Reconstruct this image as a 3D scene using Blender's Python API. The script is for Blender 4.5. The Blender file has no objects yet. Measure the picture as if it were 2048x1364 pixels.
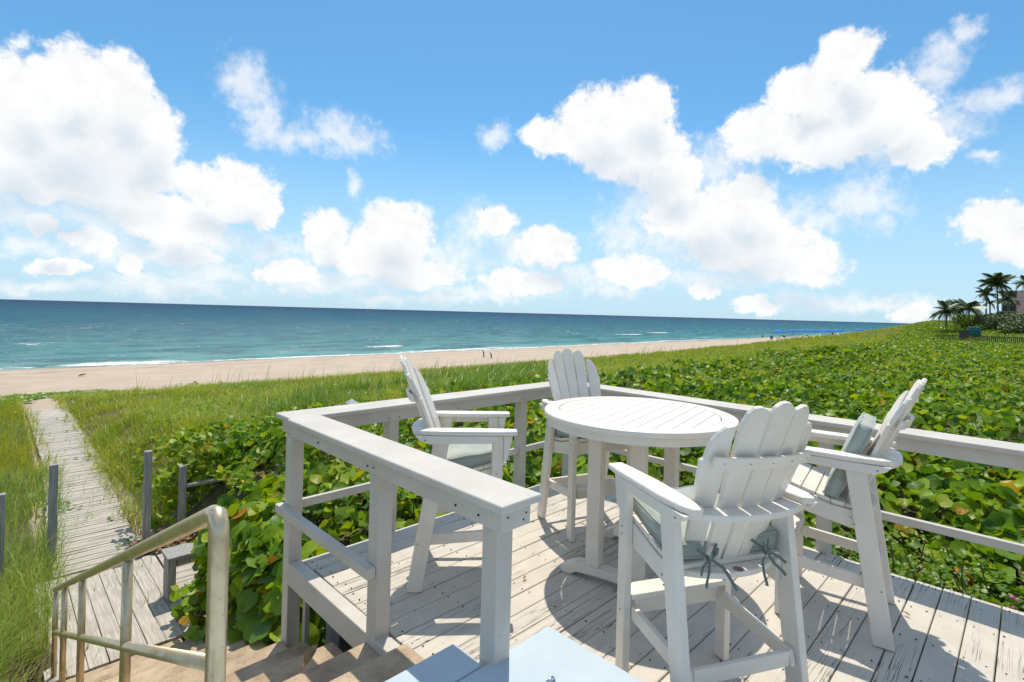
import bpy, bmesh, math, random
import numpy as np
from mathutils import Vector, Matrix
R = math.radians
random.seed(7)
rng = np.random.default_rng(11)
scn = bpy.context.scene
COL = scn.collection

# ------------------------------------------------------------------ camera
HC = 1.75                                   # eye height above the deck boards
LENS_PX, PX, PY, ROLL = 1037.0, 1024.0, 625.3, math.atan(.0267)
FWD = np.array([math.sqrt(.5), math.sqrt(.5), 0.]); RGT = np.array([math.sqrt(.5), -math.sqrt(.5), 0.]); UP = np.array([0., 0., 1.])
cd = bpy.data.cameras.new('camera'); cam = bpy.data.objects.new('camera', cd); COL.objects.link(cam)
cd.sensor_fit = 'HORIZONTAL'; cd.sensor_width = 36; cd.lens = LENS_PX / 2048 * 36
cd.shift_y = -(682 - PY) / 2048
cd.clip_start = .05; cd.clip_end = 60000
c_, s_ = math.cos(ROLL), math.sin(ROLL)
cr = c_ * RGT + s_ * UP; cu = -s_ * RGT + c_ * UP
cam.matrix_world = Matrix(((cr[0], cu[0], -FWD[0], 0), (cr[1], cu[1], -FWD[1], 0), (cr[2], cu[2], -FWD[2], HC), (0, 0, 0, 1)))
scn.camera = cam

def ray(x, y):
    a = (x - PX) / LENS_PX; b = -(y - PY) / LENS_PX
    return FWD + (a * c_ - b * s_) * RGT + (a * s_ + b * c_) * UP
def atz(x, y, z):
    d = ray(x, y); return np.array([0, 0, HC]) + d * ((z - HC) / d[2])
def atd(x, y, dep):
    return np.array([0, 0, HC]) + ray(x, y) * dep

# ------------------------------------------------------------------ world, sun, exposure
SUNV = Vector((.285, .285, 1.0)).normalized()
SUN_EL = math.asin(SUNV.z)
scn.view_settings.view_transform = 'Standard'; scn.view_settings.look = 'None'
scn.view_settings.gamma = 1.0; scn.view_settings.use_curve_mapping = False
scn.view_settings.exposure = 0.40
scn.cycles.use_denoising = True
scn.cycles.max_bounces = 6; scn.cycles.diffuse_bounces = 3; scn.cycles.glossy_bounces = 2
scn.cycles.transmission_bounces = 2; scn.cycles.transparent_max_bounces = 4
scn.cycles.sample_clamp_indirect = 4.0
sl = bpy.data.lights.new('sun', 'SUN'); sl.energy = 3.1; sl.angle = R(.5); sl.color = (1.0, .92, .79)
sun = bpy.data.objects.new('sun', sl); COL.objects.link(sun)
sun.location = (10, 10, 40); sun.rotation_euler = (-SUNV).to_track_quat('-Z', 'Y').to_euler()

W = bpy.data.worlds.new('World'); scn.world = W; W.use_nodes = True
nt = W.node_tree; nt.nodes.clear()
class NT:
    """small helper to wire shader nodes"""
    def __init__(s, tree): s.t = tree
    def n(s, typ, **kw):
        nd = s.t.nodes.new(typ)
        for k, v in kw.items(): setattr(nd, k, v)
        return nd
    def put(s, sock, v):
        if isinstance(v, bpy.types.NodeSocket): s.t.links.new(v, sock)
        elif v is not None: sock.default_value = v
    def m(s, op, a, b=None, c=None, clamp=False):
        nd = s.n('ShaderNodeMath', operation=op); nd.use_clamp = clamp
        for i, v in enumerate((a, b, c)):
            if v is not None: s.put(nd.inputs[i], v)
        return nd.outputs[0]
    def v(s, op, a, b=None, c=None):
        nd = s.n('ShaderNodeVectorMath', operation=op)
        for i, x in enumerate((a, b, c)):
            if x is not None: s.put(nd.inputs[i], x)
        return nd.outputs['Value'] if op in ('DOT_PRODUCT', 'LENGTH') else nd.outputs[0]
    def noise(s, vec, scale, detail=4, rough=.55, dist=0, out='Fac'):
        nd = s.n('ShaderNodeTexNoise'); s.put(nd.inputs['Vector'], vec)
        nd.inputs['Scale'].default_value = scale; nd.inputs['Detail'].default_value = detail
        nd.inputs['Roughness'].default_value = rough; nd.inputs['Distortion'].default_value = dist
        return nd.outputs[0 if out == 'Fac' else 1]
    def sm(s, x, lo, hi, a=0., b=1.):
        nd = s.n('ShaderNodeMapRange', interpolation_type='SMOOTHSTEP'); s.put(nd.inputs[0], x)
        nd.inputs[1].default_value = lo; nd.inputs[2].default_value = hi; nd.inputs[3].default_value = a; nd.inputs[4].default_value = b
        return nd.outputs[0]
    def mix(s, f, a, b, blend='MIX'):
        nd = s.n('ShaderNodeMix', data_type='RGBA', blend_type=blend); s.put(nd.inputs[0], f)
        for i, x in ((6, a), (7, b)):
            if not isinstance(x, bpy.types.NodeSocket) and len(x) == 3: x = (*x, 1)
            s.put(nd.inputs[i], x)
        return nd.outputs[2]
    def ramp(s, f, stops, interp='LINEAR'):
        nd = s.n('ShaderNodeValToRGB'); nd.color_ramp.interpolation = interp
        e = nd.color_ramp.elements
        while len(e) > 1: e.remove(e[-1])
        for i, (p, c) in enumerate(stops):
            el = e[0] if i == 0 else e.new(p)
            el.position = p; el.color = (*c, 1)
        s.put(nd.inputs[0], f); return nd.outputs[0]

w = NT(nt)
sky = w.n('ShaderNodeTexSky', sky_type='NISHITA'); sky.sun_disc = False
sky.sun_elevation = SUN_EL; sky.sun_rotation = R(45); sky.altitude = 0; sky.air_density = 1.0; sky.dust_density = .35; sky.ozone_density = 2.6
geo = w.n('ShaderNodeTexCoord').outputs['Generated']
az = w.m('ARCTAN2', w.v('DOT_PRODUCT', geo, tuple(RGT)), w.v('DOT_PRODUCT', geo, tuple(FWD)))
sep = w.n('ShaderNodeSeparateXYZ'); w.put(sep.inputs[0], geo)
el = w.m('ARCSINE', sep.outputs[2])
comb = w.n('ShaderNodeCombineXYZ'); w.put(comb.inputs[0], az); w.put(comb.inputs[1], el)
P = comb.outputs[0]
SOLID = [(55,185,95,85),(145,160,75,72),(235,185,80,80),(285,260,80,85),(150,265,190,105),(30,300,120,90),(190,335,190,55),(90,375,150,40),
 (485,385,78,62),(410,370,80,42),(530,420,42,42),(350,440,105,48),(280,410,70,38),
 (85,452,38,24),(180,482,58,26),(100,535,62,17),(262,528,26,26),(365,510,66,22),
 (650,470,46,55),(790,455,86,58),(845,545,95,32),(720,515,80,34),(780,500,90,60),
 (1090,492,58,46),(1040,566,76,26),(1255,540,72,32),(1290,548,60,20),(985,440,42,36),
 (565,545,72,26),
 (1195,250,72,72),(1280,215,66,62),(1120,275,70,38),(1300,310,85,72),(1345,355,62,52),(1240,300,80,60),
 (1480,410,80,60),(1480,480,130,62),(1590,530,105,42),(1400,440,120,60),
 (1680,130,58,66),(1610,180,70,55),(1730,205,95,62),(1520,270,84,60),(1625,285,100,52),(1840,295,62,48),(1790,225,80,60),(1700,240,120,70),
 (1985,440,85,46),(2040,485,60,36),
 (1520,612,42,22),(1830,622,34,20),(1415,582,34,20)]
THIN = [(490,165,62,55),(525,240,40,60),(585,275,60,28),(690,272,76,38),(960,455,60,50),(1040,500,70,40),(990,275,28,30),(705,365,18,26),
 (1400,340,60,40),(1330,420,110,70),(1870,150,60,50),(1895,110,45,40),(1940,55,26,28),(1985,195,75,34),(1720,410,92,50),(1640,445,70,34),(1965,326,30,14),
 (420,545,90,30),(300,560,90,16),(620,570,110,20),(760,598,60,14),(1210,580,70,14),(1650,600,120,18),(60,490,80,20),(200,440,120,40),(880,600,80,10),(90,575,120,14),
 (230,500,150,40),(420,480,110,40),(40,430,90,40),(330,575,160,22),(540,500,70,40),(900,520,80,40),(1150,560,120,26),(980,585,140,16),(1430,560,140,26),(1350,480,100,60),(1560,440,90,60),(1780,270,100,80),(1430,330,70,60),(1900,250,70,50),(640,560,120,26),(1750,600,120,14),(1250,470,70,40),(740,560,90,30)]
def azel(x, y):
    d = ray(x, y); d = d / np.linalg.norm(d)
    return math.atan2(d @ RGT, d @ FWD), math.asin(d[2])
def field(name, blobs, k):
    g = bpy.data.node_groups.new(name, 'ShaderNodeTree')
    g.interface.new_socket('P', in_out='INPUT', socket_type='NodeSocketVector')
    g.interface.new_socket('L', in_out='OUTPUT', socket_type='NodeSocketFloat')
    h = NT(g); gi = h.n('NodeGroupInput'); go = h.n('NodeGroupOutput'); L = None
    for (x, y, rx, ry) in blobs:
        a, e = azel(x, y); a1, _ = azel(x + rx, y); a0, _ = azel(x - rx, y); _, e1 = azel(x, y - ry); _, e0 = azel(x, y + ry)
        ra = (a1 - a0) / 2; re = (e1 - e0) / 2
        q = h.v('LENGTH', h.v('MULTIPLY_ADD', gi.outputs[0], (1 / ra, 1 / re, 0), (-a / ra, -e / re, 0)))
        L = q if L is None else h.m('SMOOTH_MIN', L, q, k)
    h.put(go.inputs[0], L); return g
gS = field('cloud_solid', SOLID, .22); gT = field('cloud_thin', THIN, .3)
def call(g, p):
    nd = w.n('ShaderNodeGroup'); nd.node_tree = g; w.put(nd.inputs[0], p); return nd.outputs[0]
wn = w.noise(geo, 9.0, 5, .6, 0, 'Color'); wn2 = w.noise(geo, 34.0, 4, .6, 0, 'Color')
warp = w.v('MULTIPLY_ADD', w.v('SUBTRACT', wn, (.5, .5, .5)), (.085, .06, 0), P)
warp = w.v('MULTIPLY_ADD', w.v('SUBTRACT', wn2, (.5, .5, .5)), (.034, .034, 0), warp)
fine = w.noise(geo, 26.0, 9, .62, .3)
fine2 = w.noise(geo, 58.0, 7, .62, .25)
fn = w.m('ADD', w.m('SUBTRACT', fine, .5), w.m('MULTIPLY', w.m('SUBTRACT', fine2, .5), .85))
LS = call(gS, warp)
dS = w.m('ADD', w.m('SUBTRACT', 1.17, LS), w.m('MULTIPLY', fn, .72))
LT = call(gT, warp)
dT = w.m('ADD', w.m('SUBTRACT', 1.22, LT), w.m('MULTIPLY', fn, 1.5))
# unseen fair-weather cumulus all round beyond the frame, cover raised for neutral fill light
away = w.m('MAXIMUM', w.sm(w.m('ABSOLUTE', az), .86, 1.1), w.sm(el, .62, .8))
gen = w.noise(w.v('MULTIPLY', geo, (1, 1, 1.6)), 3.2, 8, .6, .2)
dG = w.m('MULTIPLY', w.sm(gen, .46, .62), away)
aS = w.sm(dS, -.06, .34); aT = w.m('MULTIPLY', w.sm(dT, -.25, 1.15), .74)
alpha = w.m('MAXIMUM', w.m('MAXIMUM', aS, aT), w.m('MULTIPLY', dG, .95))
above = w.sm(el, -.01, .01)
alpha = w.m('MULTIPLY', alpha, above)
LU = call(gS, w.v('ADD', warp, (-.008, .062, 0)))
sh = w.sm(w.m('ADD', w.m('SUBTRACT', 1.0, LU), w.m('MULTIPLY', fn, .45)), .05, 1.05)
ccol = w.mix(sh, (.765, .77, .775), (.56, .62, .68))
bil = w.sm(w.m('ADD', w.m('MULTIPLY', fine, .6), w.m('MULTIPLY', fine2, .4)), .36, .64, .935, 1.025)
ccol = w.v('SCALE', ccol); ccol.node.operation = 'SCALE'; w.put(ccol.node.inputs['Scale'], bil)
# low sky over the sea is milky
hz = w.sm(el, .0, .36, .80, 0.)
skyc = w.mix(1.0, sky.outputs[0], (.62, 1.03, 1.12), 'MULTIPLY')
bgS = w.n('ShaderNodeBackground'); w.put(bgS.inputs[0], skyc); bgS.inputs[1].default_value = .102
bgH = w.n('ShaderNodeBackground'); bgH.inputs[0].default_value = (.43, .58, .73, 1); bgH.inputs[1].default_value = 1.0
bgC = w.n('ShaderNodeBackground'); w.put(bgC.inputs[0], ccol); bgC.inputs[1].default_value = 1.0
m0 = w.n('ShaderNodeMixShader'); w.put(m0.inputs[0], hz); w.put(m0.inputs[1], bgS.outputs[0]); w.put(m0.inputs[2], bgH.outputs[0])
mx = w.n('ShaderNodeMixShader'); w.put(mx.inputs[0], alpha); w.put(mx.inputs[1], m0.outputs[0]); w.put(mx.inputs[2], bgC.outputs[0])
wo = w.n('ShaderNodeOutputWorld'); w.put(wo.inputs[0], mx.outputs[0])
W.cycles.sampling_method = 'MANUAL'; W.cycles.sample_map_resolution = 512

# ------------------------------------------------------------------ mesh helpers
class MB:
    def __init__(s): s.v = []; s.f = []
    def add(s, vs, fs):
        o = len(s.v); s.v += [tuple(map(float, p)) for p in vs]; s.f += [tuple(i + o for i in f) for f in fs]; return s
    def box(s, x0, x1, y0, y1, z0, z1):
        return s.add([(x0,y0,z0),(x1,y0,z0),(x1,y1,z0),(x0,y1,z0),(x0,y0,z1),(x1,y0,z1),(x1,y1,z1),(x0,y1,z1)],
                     [(3,2,1,0),(4,5,6,7),(0,1,5,4),(1,2,6,5),(2,3,7,6),(3,0,4,7)])
    def prism(s, pts, vec):
        n = len(pts); p = [Vector(a) for a in pts]; q = [a + Vector(vec) for a in p]
        nrm = Vector((0, 0, 0))
        for i in range(n): nrm += p[i].cross(p[(i + 1) % n])
        fl = nrm.dot(Vector(vec)) > 0
        a = tuple(range(n)); b = tuple(range(n, 2 * n)); fs = []
        if fl: fs.append(a[::-1]); fs.append(b)
        else: fs.append(a); fs.append(b[::-1])
        for i in range(n):
            j = (i + 1) % n; fs.append((i, j, n + j, n + i) if fl else (j, i, n + i, n + j))
        return s.add(p + q, fs)
    def tube(s, pts, rad, n=10, caps=True):
        pts = [Vector(p) for p in pts]; m = len(pts)
        if not hasattr(rad, '__len__'): rad = [rad] * m
        up = None; vs = []
        for i, p in enumerate(pts):
            t = (pts[min(i + 1, m - 1)] - pts[max(i - 1, 0)]).normalized()
            if up is None: up = Vector((0, 0, 1)) if abs(t.z) < .9 else Vector((1, 0, 0))
            a = t.cross(up); a.normalize(); up = a.cross(t).normalized()
            for k in range(n):
                an = 2 * math.pi * k / n; vs.append(p + (a * math.cos(an) + up * math.sin(an)) * rad[i])
        fs = []
        for i in range(m - 1):
            for k in range(n):
                k2 = (k + 1) % n; fs.append((i*n+k, i*n+k2, (i+1)*n+k2, (i+1)*n+k))
        if caps: fs.append(tuple(range(n))[::-1]); fs.append(tuple(range((m-1)*n, m*n)))
        return s.add(vs, fs)
    def mesh(s, name, mat=None, smooth=False):
        me = bpy.data.meshes.new(name); me.from_pydata(s.v, [], s.f); me.update()
        if mat: me.materials.append(mat)
        if smooth: me.shade_smooth()
        return me
    def obj(s, name, mat, parent=None, bevel=0, smooth=False, loc=None, rz=None):
        return mk(name, s.mesh(name, mat, smooth), parent, bevel, loc, rz)
def mk(name, me, parent=None, bevel=0, loc=None, rz=None):
    o = bpy.data.objects.new(name, me); COL.objects.link(o)
    if parent: o.parent = parent
    if loc is not None: o.location = loc
    if rz is not None: o.rotation_euler = (0, 0, rz)
    if bevel:
        b = o.modifiers.new('edge', 'BEVEL'); b.width = bevel; b.segments = 2; b.limit_method = 'ANGLE'; b.angle_limit = R(35)
    return o
def tag(o, label, cat=None, group=None, kind=None):
    o['label'] = label
    if cat: o['category'] = cat
    if group: o['group'] = group
    if kind: o['kind'] = kind
    return o
def thing(name, label, cat, loc=(0, 0, 0), rz=0, group=None):
    o = bpy.data.objects.new(name, None); COL.objects.link(o); o.location = loc; o.rotation_euler = (0, 0, rz); o.empty_display_size = .1
    return tag(o, label, cat, group)
def npmesh(name, V, F, mat, uv=None, smooth=False):
    me = bpy.data.meshes.new(name); V = np.asarray(V, np.float32); F = np.asarray(F, np.int32)
    me.vertices.add(len(V)); me.vertices.foreach_set('co', V.ravel())
    k = F.shape[1]; me.loops.add(F.size); me.loops.foreach_set('vertex_index', F.ravel())
    me.polygons.add(len(F)); me.polygons.foreach_set('loop_start', np.arange(0, F.size, k, dtype=np.int32))
    if uv is not None:
        l = me.uv_layers.new(name='uv'); l.uv.foreach_set('vector', np.asarray(uv, np.float32)[F.ravel()].ravel())
    me.update(calc_edges=True); me.materials.append(mat)
    if smooth: me.shade_smooth()
    return me
def sstep(x, a, b):
    t = np.clip((np.asarray(x, float) - a) / (b - a), 0, 1); return t * t * (3 - 2 * t)

# smooth value noise for terrain and foliage lumps
_G = rng.random((64, 64))
def vnoise(x, y, s=1.0, oct=3):
    x = np.asarray(x, float) / s; y = np.asarray(y, float) / s; tot = 0; amp = 1; sm = 0
    for o in range(oct):
        xi = np.floor(x).astype(int); yi = np.floor(y).astype(int); fx = x - xi; fy = y - yi
        fx = fx * fx * (3 - 2 * fx); fy = fy * fy * (3 - 2 * fy)
        g = lambda a, b: _G[(a + 17 * o) % 64, (b + 31 * o) % 64]
        v = (g(xi, yi) * (1 - fx) + g(xi + 1, yi) * fx) * (1 - fy) + (g(xi, yi + 1) * (1 - fx) + g(xi + 1, yi + 1) * fx) * fy
        tot = tot + v * amp; sm += amp; amp *= .5; x = x * 2.03; y = y * 2.03
    return tot / sm - .5

# ------------------------------------------------------------------ materials
def material(name, build, disp=False):
    m = bpy.data.materials.new(name); m.use_nodes = True; t = m.node_tree; t.nodes.clear(); h = NT(t)
    out = h.n('ShaderNodeOutputMaterial'); h.put(out.inputs[0], build(h)); return m
def bsdf(h, col, rough=.5, bump=None, bstr=.3, bdist=.01, metal=0, spec=.5, normal=None, **kw):
    b = h.n('ShaderNodeBsdfPrincipled')
    if not isinstance(col, bpy.types.NodeSocket) and len(col) == 3: col = (*col, 1)
    h.put(b.inputs['Base Color'], col); h.put(b.inputs['Roughness'], rough); h.put(b.inputs['Metallic'], metal)
    h.put(b.inputs['Specular IOR Level'], spec)
    for k, v in kw.items(): h.put(b.inputs[k.replace('_', ' ')], v)
    if bump is not None:
        bn = h.n('ShaderNodeBump'); bn.inputs['Strength'].default_value = bstr; bn.inputs['Distance'].default_value = bdist
        h.put(bn.inputs['Height'], bump); h.put(b.inputs['Normal'], bn.outputs[0])
    return b.outputs[0]
def objvec(h, rnd=True, scale=(1, 1, 1)):
    v = h.n('ShaderNodeTexCoord').outputs['Object']
    if rnd:
        r = h.n('ShaderNodeObjectInfo').outputs['Random']
        v = h.v('ADD', v, h.v('SCALE', (37., 21., 13.), None) if False else h.v('MULTIPLY', (37., 21., 13.), comb3(h, r, r, r)))
    return h.v('MULTIPLY', v, scale)
def comb3(h, a, b, c):
    n = h.n('ShaderNodeCombineXYZ'); h.put(n.inputs[0], a); h.put(n.inputs[1], b); h.put(n.inputs[2], c); return n.outputs[0]
def posvec(h): return h.n('ShaderNodeNewGeometry').outputs['Position']

def m_deck(h):
    v = objvec(h); rnd = h.n('ShaderNodeObjectInfo').outputs['Random']
    grain = h.noise(h.v('MULTIPLY', v, (1.5, 55, 20)), 1.0, 5, .6)
    cr = h.noise(h.v('MULTIPLY', v, (1.1, 42, 8)), 1.0, 3, .5, .25)
    mask = h.sm(h.noise(v, 1.3, 3), .44, .62)
    crack = h.m('MULTIPLY', h.sm(h.m('ABSOLUTE', h.m('SUBTRACT', cr, .5)), .004, .016, 1, 0), mask)
    blot = h.noise(v, 5.0, 5, .6)
    c = h.mix(h.sm(blot, .3, .75), (.555, .50, .42), (.645, .585, .50))
    c = h.mix(h.m('MULTIPLY', h.sm(grain, .52, .75), .35), c, (.42, .38, .325))
    c = h.mix(h.m('MULTIPLY', rnd, .25), c, (.52, .49, .44))
    rust = h.sm(h.noise(v, 9.0, 2), .735, .76); c = h.mix(h.m('MULTIPLY', rust, .75), c, (.26, .13, .045))
    spk = h.sm(h.noise(v, 38., 1), .755, .775); c = h.mix(h.m('MULTIPLY', spk, .6), c, (.12, .09, .06))
    c = h.mix(crack, c, (.055, .05, .045))
    hgt = h.m('SUBTRACT', h.m('MULTIPLY', grain, .35), crack)
    return bsdf(h, c, .62, hgt, .55, .004)
def m_paint(h):
    v = objvec(h)
    b = h.noise(v, 3.0, 5, .6); g = h.noise(v, 60, 3, .6)
    c = h.mix(h.sm(b, .35, .7), (.555, .51, .445), (.625, .58, .515))
    dirt = h.sm(h.noise(v, 14, 5, .65), .60, .74); c = h.mix(h.m('MULTIPLY', dirt, .22), c, (.38, .35, .30))
    spk = h.sm(h.noise(v, 55, 1), .745, .77); c = h.mix(h.m('MULTIPLY', spk, .5), c, (.15, .11, .08))
    return bsdf(h, c, .5, h.m('ADD', g, h.m('MULTIPLY', b, 2.)), .25, .0025)
def m_plastic(h):
    v = objvec(h)
    b = h.noise(v, 7, 4, .6); g = h.noise(h.v('MULTIPLY', v, (1, 1, 1)), 140, 2)
    c = h.mix(h.sm(b, .35, .7), (.80, .725, .63), (.85, .78, .69))
    st = h.sm(h.noise(v, 16, 6, .72), .58, .74); c = h.mix(h.m('MULTIPLY', st, .22), c, (.46, .40, .31)); sc_ = h.sm(h.noise(h.v('MULTIPLY', v, (1, 9, 1)), 30, 3, .6), .70, .74); c = h.mix(h.m('MULTIPLY', sc_, .25), c, (.40, .36, .30))
    return bsdf(h, c, .42, g, .12, .0015)
def m_cushion(h):
    v = objvec(h)
    wv = h.noise(v, 420, 1); b = h.noise(v, 6, 4)
    c = h.mix(h.sm(b, .3, .7), (.33, .375, .33), (.41, .45, .40))
    return bsdf(h, c, .9, h.m('ADD', h.m('MULTIPLY', wv, .25), h.m('MULTIPLY', b, 3.)), .5, .006, Sheen_Weight=.3)
def m_tie(h): return bsdf(h, (.15, .185, .17), .85)
def m_landing(h):
    p = posvec(h); b = h.noise(p, 4, 5, .6); g = h.noise(p, 160, 4, .7)
    c = h.mix(h.sm(b, .3, .75), (.46, .545, .605), (.515, .595, .655))
    c = h.mix(h.m('MULTIPLY', h.sm(h.noise(p, 22, 6, .75), .58, .70), .35), c, (.42, .46, .47)); c = h.mix(h.m('MULTIPLY', h.sm(h.noise(p, 70, 3, .6), .70, .74), .6), c, (.30, .29, .27))
    return bsdf(h, c, .6, g, .35, .004)
def m_stone(h):
    p = posvec(h); b = h.noise(p, 3.5, 6, .65); g = h.noise(p, 60, 6, .7)
    c = h.ramp(b, [(.3, (.28, .195, .12)), (.5, (.47, .35, .23)), (.72, (.60, .47, .33))])
    pit = h.sm(h.noise(p, 90, 3, .6), .60, .70); c = h.mix(h.m('MULTIPLY', pit, .55), c, (.20, .15, .11))
    gr = h.sm(h.noise(p, 9, 5, .7), .58, .72); c = h.mix(h.m('MULTIPLY', gr, .55), c, (.26, .22, .18))
    return bsdf(h, c, .8, h.m('SUBTRACT', g, pit), .6, .006)
def m_alu(h):
    v = objvec(h, False); b = h.noise(v, 8, 5, .65); g = h.noise(v, 130, 3, .7)
    c = h.mix(h.sm(b, .4, .7), (.66, .54, .35), (.52, .40, .22))
    sp = h.sm(h.noise(v, 60, 4, .7), .60, .72); c = h.mix(h.m('MULTIPLY', sp, .55), c, (.23, .16, .09))
    return bsdf(h, c, h.sm(b, .3, .7, .26, .44), g, .15, .002, metal=.72)
def m_greywood(h):
    v = objvec(h); g = h.noise(h.v('MULTIPLY', v, (3, 60, 20)), 1, 5, .6); b = h.noise(v, 3, 4)
    c = h.mix(h.sm(g, .35, .7), (.40, .355, .30), (.57, .525, .465))
    c = h.mix(h.m('MULTIPLY', h.sm(b, .5, .7), .45), c, (.30, .25, .20))
    return bsdf(h, c, .8, g, .6, .004)
def m_postwood(h):
    v = objvec(h); g = h.noise(h.v('MULTIPLY', v, (50, 50, 3)), 1, 5, .6)
    c = h.mix(h.sm(g, .35, .7), (.25, .235, .215), (.42, .40, .38))
    return bsdf(h, c, .8, g, .5, .004)
def m_concrete(h):
    p = posvec(h); b = h.noise(p, 6, 5, .6)
    return bsdf(h, h.mix(h.sm(b, .3, .7), (.16, .16, .165), (.25, .25, .25)), .85, b, .3, .01)
def m_dark(h): return bsdf(h, (.022, .02, .018), .7)
def m_soil(h):
    p = posvec(h); b = h.noise(p, 5, 6, .7)
    return bsdf(h, h.mix(h.sm(b, .3, .7), (.045, .035, .022), (.13, .10, .065)), .95, b, .8, .05)
def m_ground(h):
    p = posvec(h); at = h.n('ShaderNodeAttribute'); at.attribute_name = 'veg'
    sx = h.n('ShaderNodeSeparateXYZ'); h.put(sx.inputs[0], p)
    b = h.noise(p, .5, 6, .65); g = h.noise(p, 7, 6, .7); ff = h.noise(p, 60, 4, .7)
    sand = h.mix(h.sm(b, .3, .7), (.45, .35, .262), (.54, .43, .332))
    sand = h.mix(h.m('MULTIPLY', h.sm(g, .56, .68), .5), sand, (.34, .25, .18))
    wet = h.sm(sx.outputs[1], 50.5, 53.2); sand = h.mix(h.m('MULTIPLY', wet, .55), sand, (.27, .21, .155))
    # tide line wrack: brown seaweed strewn in bands along the shore
    wr = h.noise(h.v('MULTIPLY', p, (.35, 2.2, 1)), 1.0, 6, .7)
    band = h.m('ADD', h.sm(h.m('ABSOLUTE', h.m('SUBTRACT', sx.outputs[1], 47.5)), .3, 2.2, 1, 0), h.sm(h.m('ABSOLUTE', h.m('SUBTRACT', sx.outputs[1], 52.0)), .2, 1.4, 1, 0))
    sand = h.mix(h.m('MULTIPLY', h.m('MULTIPLY', h.sm(wr, .54, .62), band), .8), sand, (.09, .06, .035))
    veg = h.mix(h.sm(g, .35, .7), (.085, .075, .03), (.16, .135, .055))
    f = h.sm(h.m('ADD', at.outputs['Fac'], h.m('MULTIPLY', h.m('SUBTRACT', g, .5), .8)), .35, .65)
    return bsdf(h, h.mix(f, sand, veg), .92, h.m('ADD', g, h.m('MULTIPLY', ff, .3)), .7, .05)
def m_leaf(obj_random):
    def f(h):
        if obj_random: r = h.n('ShaderNodeObjectInfo').outputs['Random']
        else: r = h.n('ShaderNodeNewGeometry').outputs['Random Per Island']
        c = h.ramp(r, [(0, (.05, .13, .008)), (.3, (.11, .235, .010)), (.62, (.205, .35, .012)), (.88, (.34, .46, .016)), (.955, (.32, .37, .026)), (.978, (.48, .38, .03)), (.991, (.50, .22, .03)), (.998, (.28, .07, .025))])
        pt_ = h.noise(posvec(h), .55, 4, .6); c = h.mix(h.sm(pt_, .48, .68, 0., .5), c, h.mix(r, (.20, .27, .012), (.36, .40, .018))); c = h.mix(h.sm(pt_, .30, .44, .45, 0.), c, (.05, .13, .010))
        uv = h.n('ShaderNodeUVMap').outputs[0]; s2 = h.n('ShaderNodeSeparateXYZ'); h.put(s2.inputs[0], uv)
        u = h.m('SUBTRACT', s2.outputs[0], .5); vv = h.m('SUBTRACT', s2.outputs[1], .02)
        ang = h.m('ARCTAN2', u, vv)
        vein = h.sm(h.m('ABSOLUTE', h.m('SINE', h.m('MULTIPLY', ang, 7.))), .0, .16, 1, 0)
        mid = h.sm(h.m('ABSOLUTE', u), .006, .022, 1, 0)
        vn = h.m('MAXIMUM', h.m('MULTIPLY', vein, .45), mid)
        bl = h.noise(uv, 5, 3); c = h.mix(h.m('MULTIPLY', h.sm(bl, .45, .75), .3), c, (.13, .20, .02))
        c = h.mix(h.m('MULTIPLY', vn, .5), c, (.25, .30, .09))
        bump = h.n('ShaderNodeBump'); bump.inputs['Strength'].default_value = .35; bump.inputs['Distance'].default_value = .006; h.put(bump.inputs['Height'], h.m('SUBTRACT', bl, vn))
        b = h.n('ShaderNodeBsdfPrincipled'); h.put(b.inputs['Base Color'], c); b.inputs['Roughness'].default_value = .40; b.inputs['Specular IOR Level'].default_value = .30
        h.put(b.inputs['Normal'], bump.outputs[0])
        tr = h.n('ShaderNodeBsdfTranslucent'); h.put(tr.inputs[0], h.mix(1.0, c, (1.6, 1.5, .7), 'MULTIPLY'))
        mx = h.n('ShaderNodeMixShader'); mx.inputs[0].default_value = .36; h.put(mx.inputs[1], b.outputs[0]); h.put(mx.inputs[2], tr.outputs[0])
        return mx.outputs[0]
    return f
def m_blade(a, b_, c_3, tr_=.3):
    def f(h):
        r = h.n('ShaderNodeNewGeometry').outputs['Random Per Island']
        p = posvec(h); pat = h.noise(p, .45, 4, .6)
        c = h.mix(h.sm(pat, .38, .62), a, b_)
        c = h.mix(h.sm(r, .5, 1.0), c, c_3); c = h.mix(h.m('MULTIPLY', h.sm(r, .945, .96), .7), c, (.36, .29, .14))
        b = h.n('ShaderNodeBsdfPrincipled'); h.put(b.inputs['Base Color'], c); b.inputs['Roughness'].default_value = .42
        t = h.n('ShaderNodeBsdfTranslucent'); h.put(t.inputs[0], h.mix(1.0, c, (1.5, 1.45, .8), 'MULTIPLY'))
        mx = h.n('ShaderNodeMixShader'); mx.inputs[0].default_value = tr_; h.put(mx.inputs[1], b.outputs[0]); h.put(mx.inputs[2], t.outputs[0])
        return mx.outputs[0]
    return f
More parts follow.
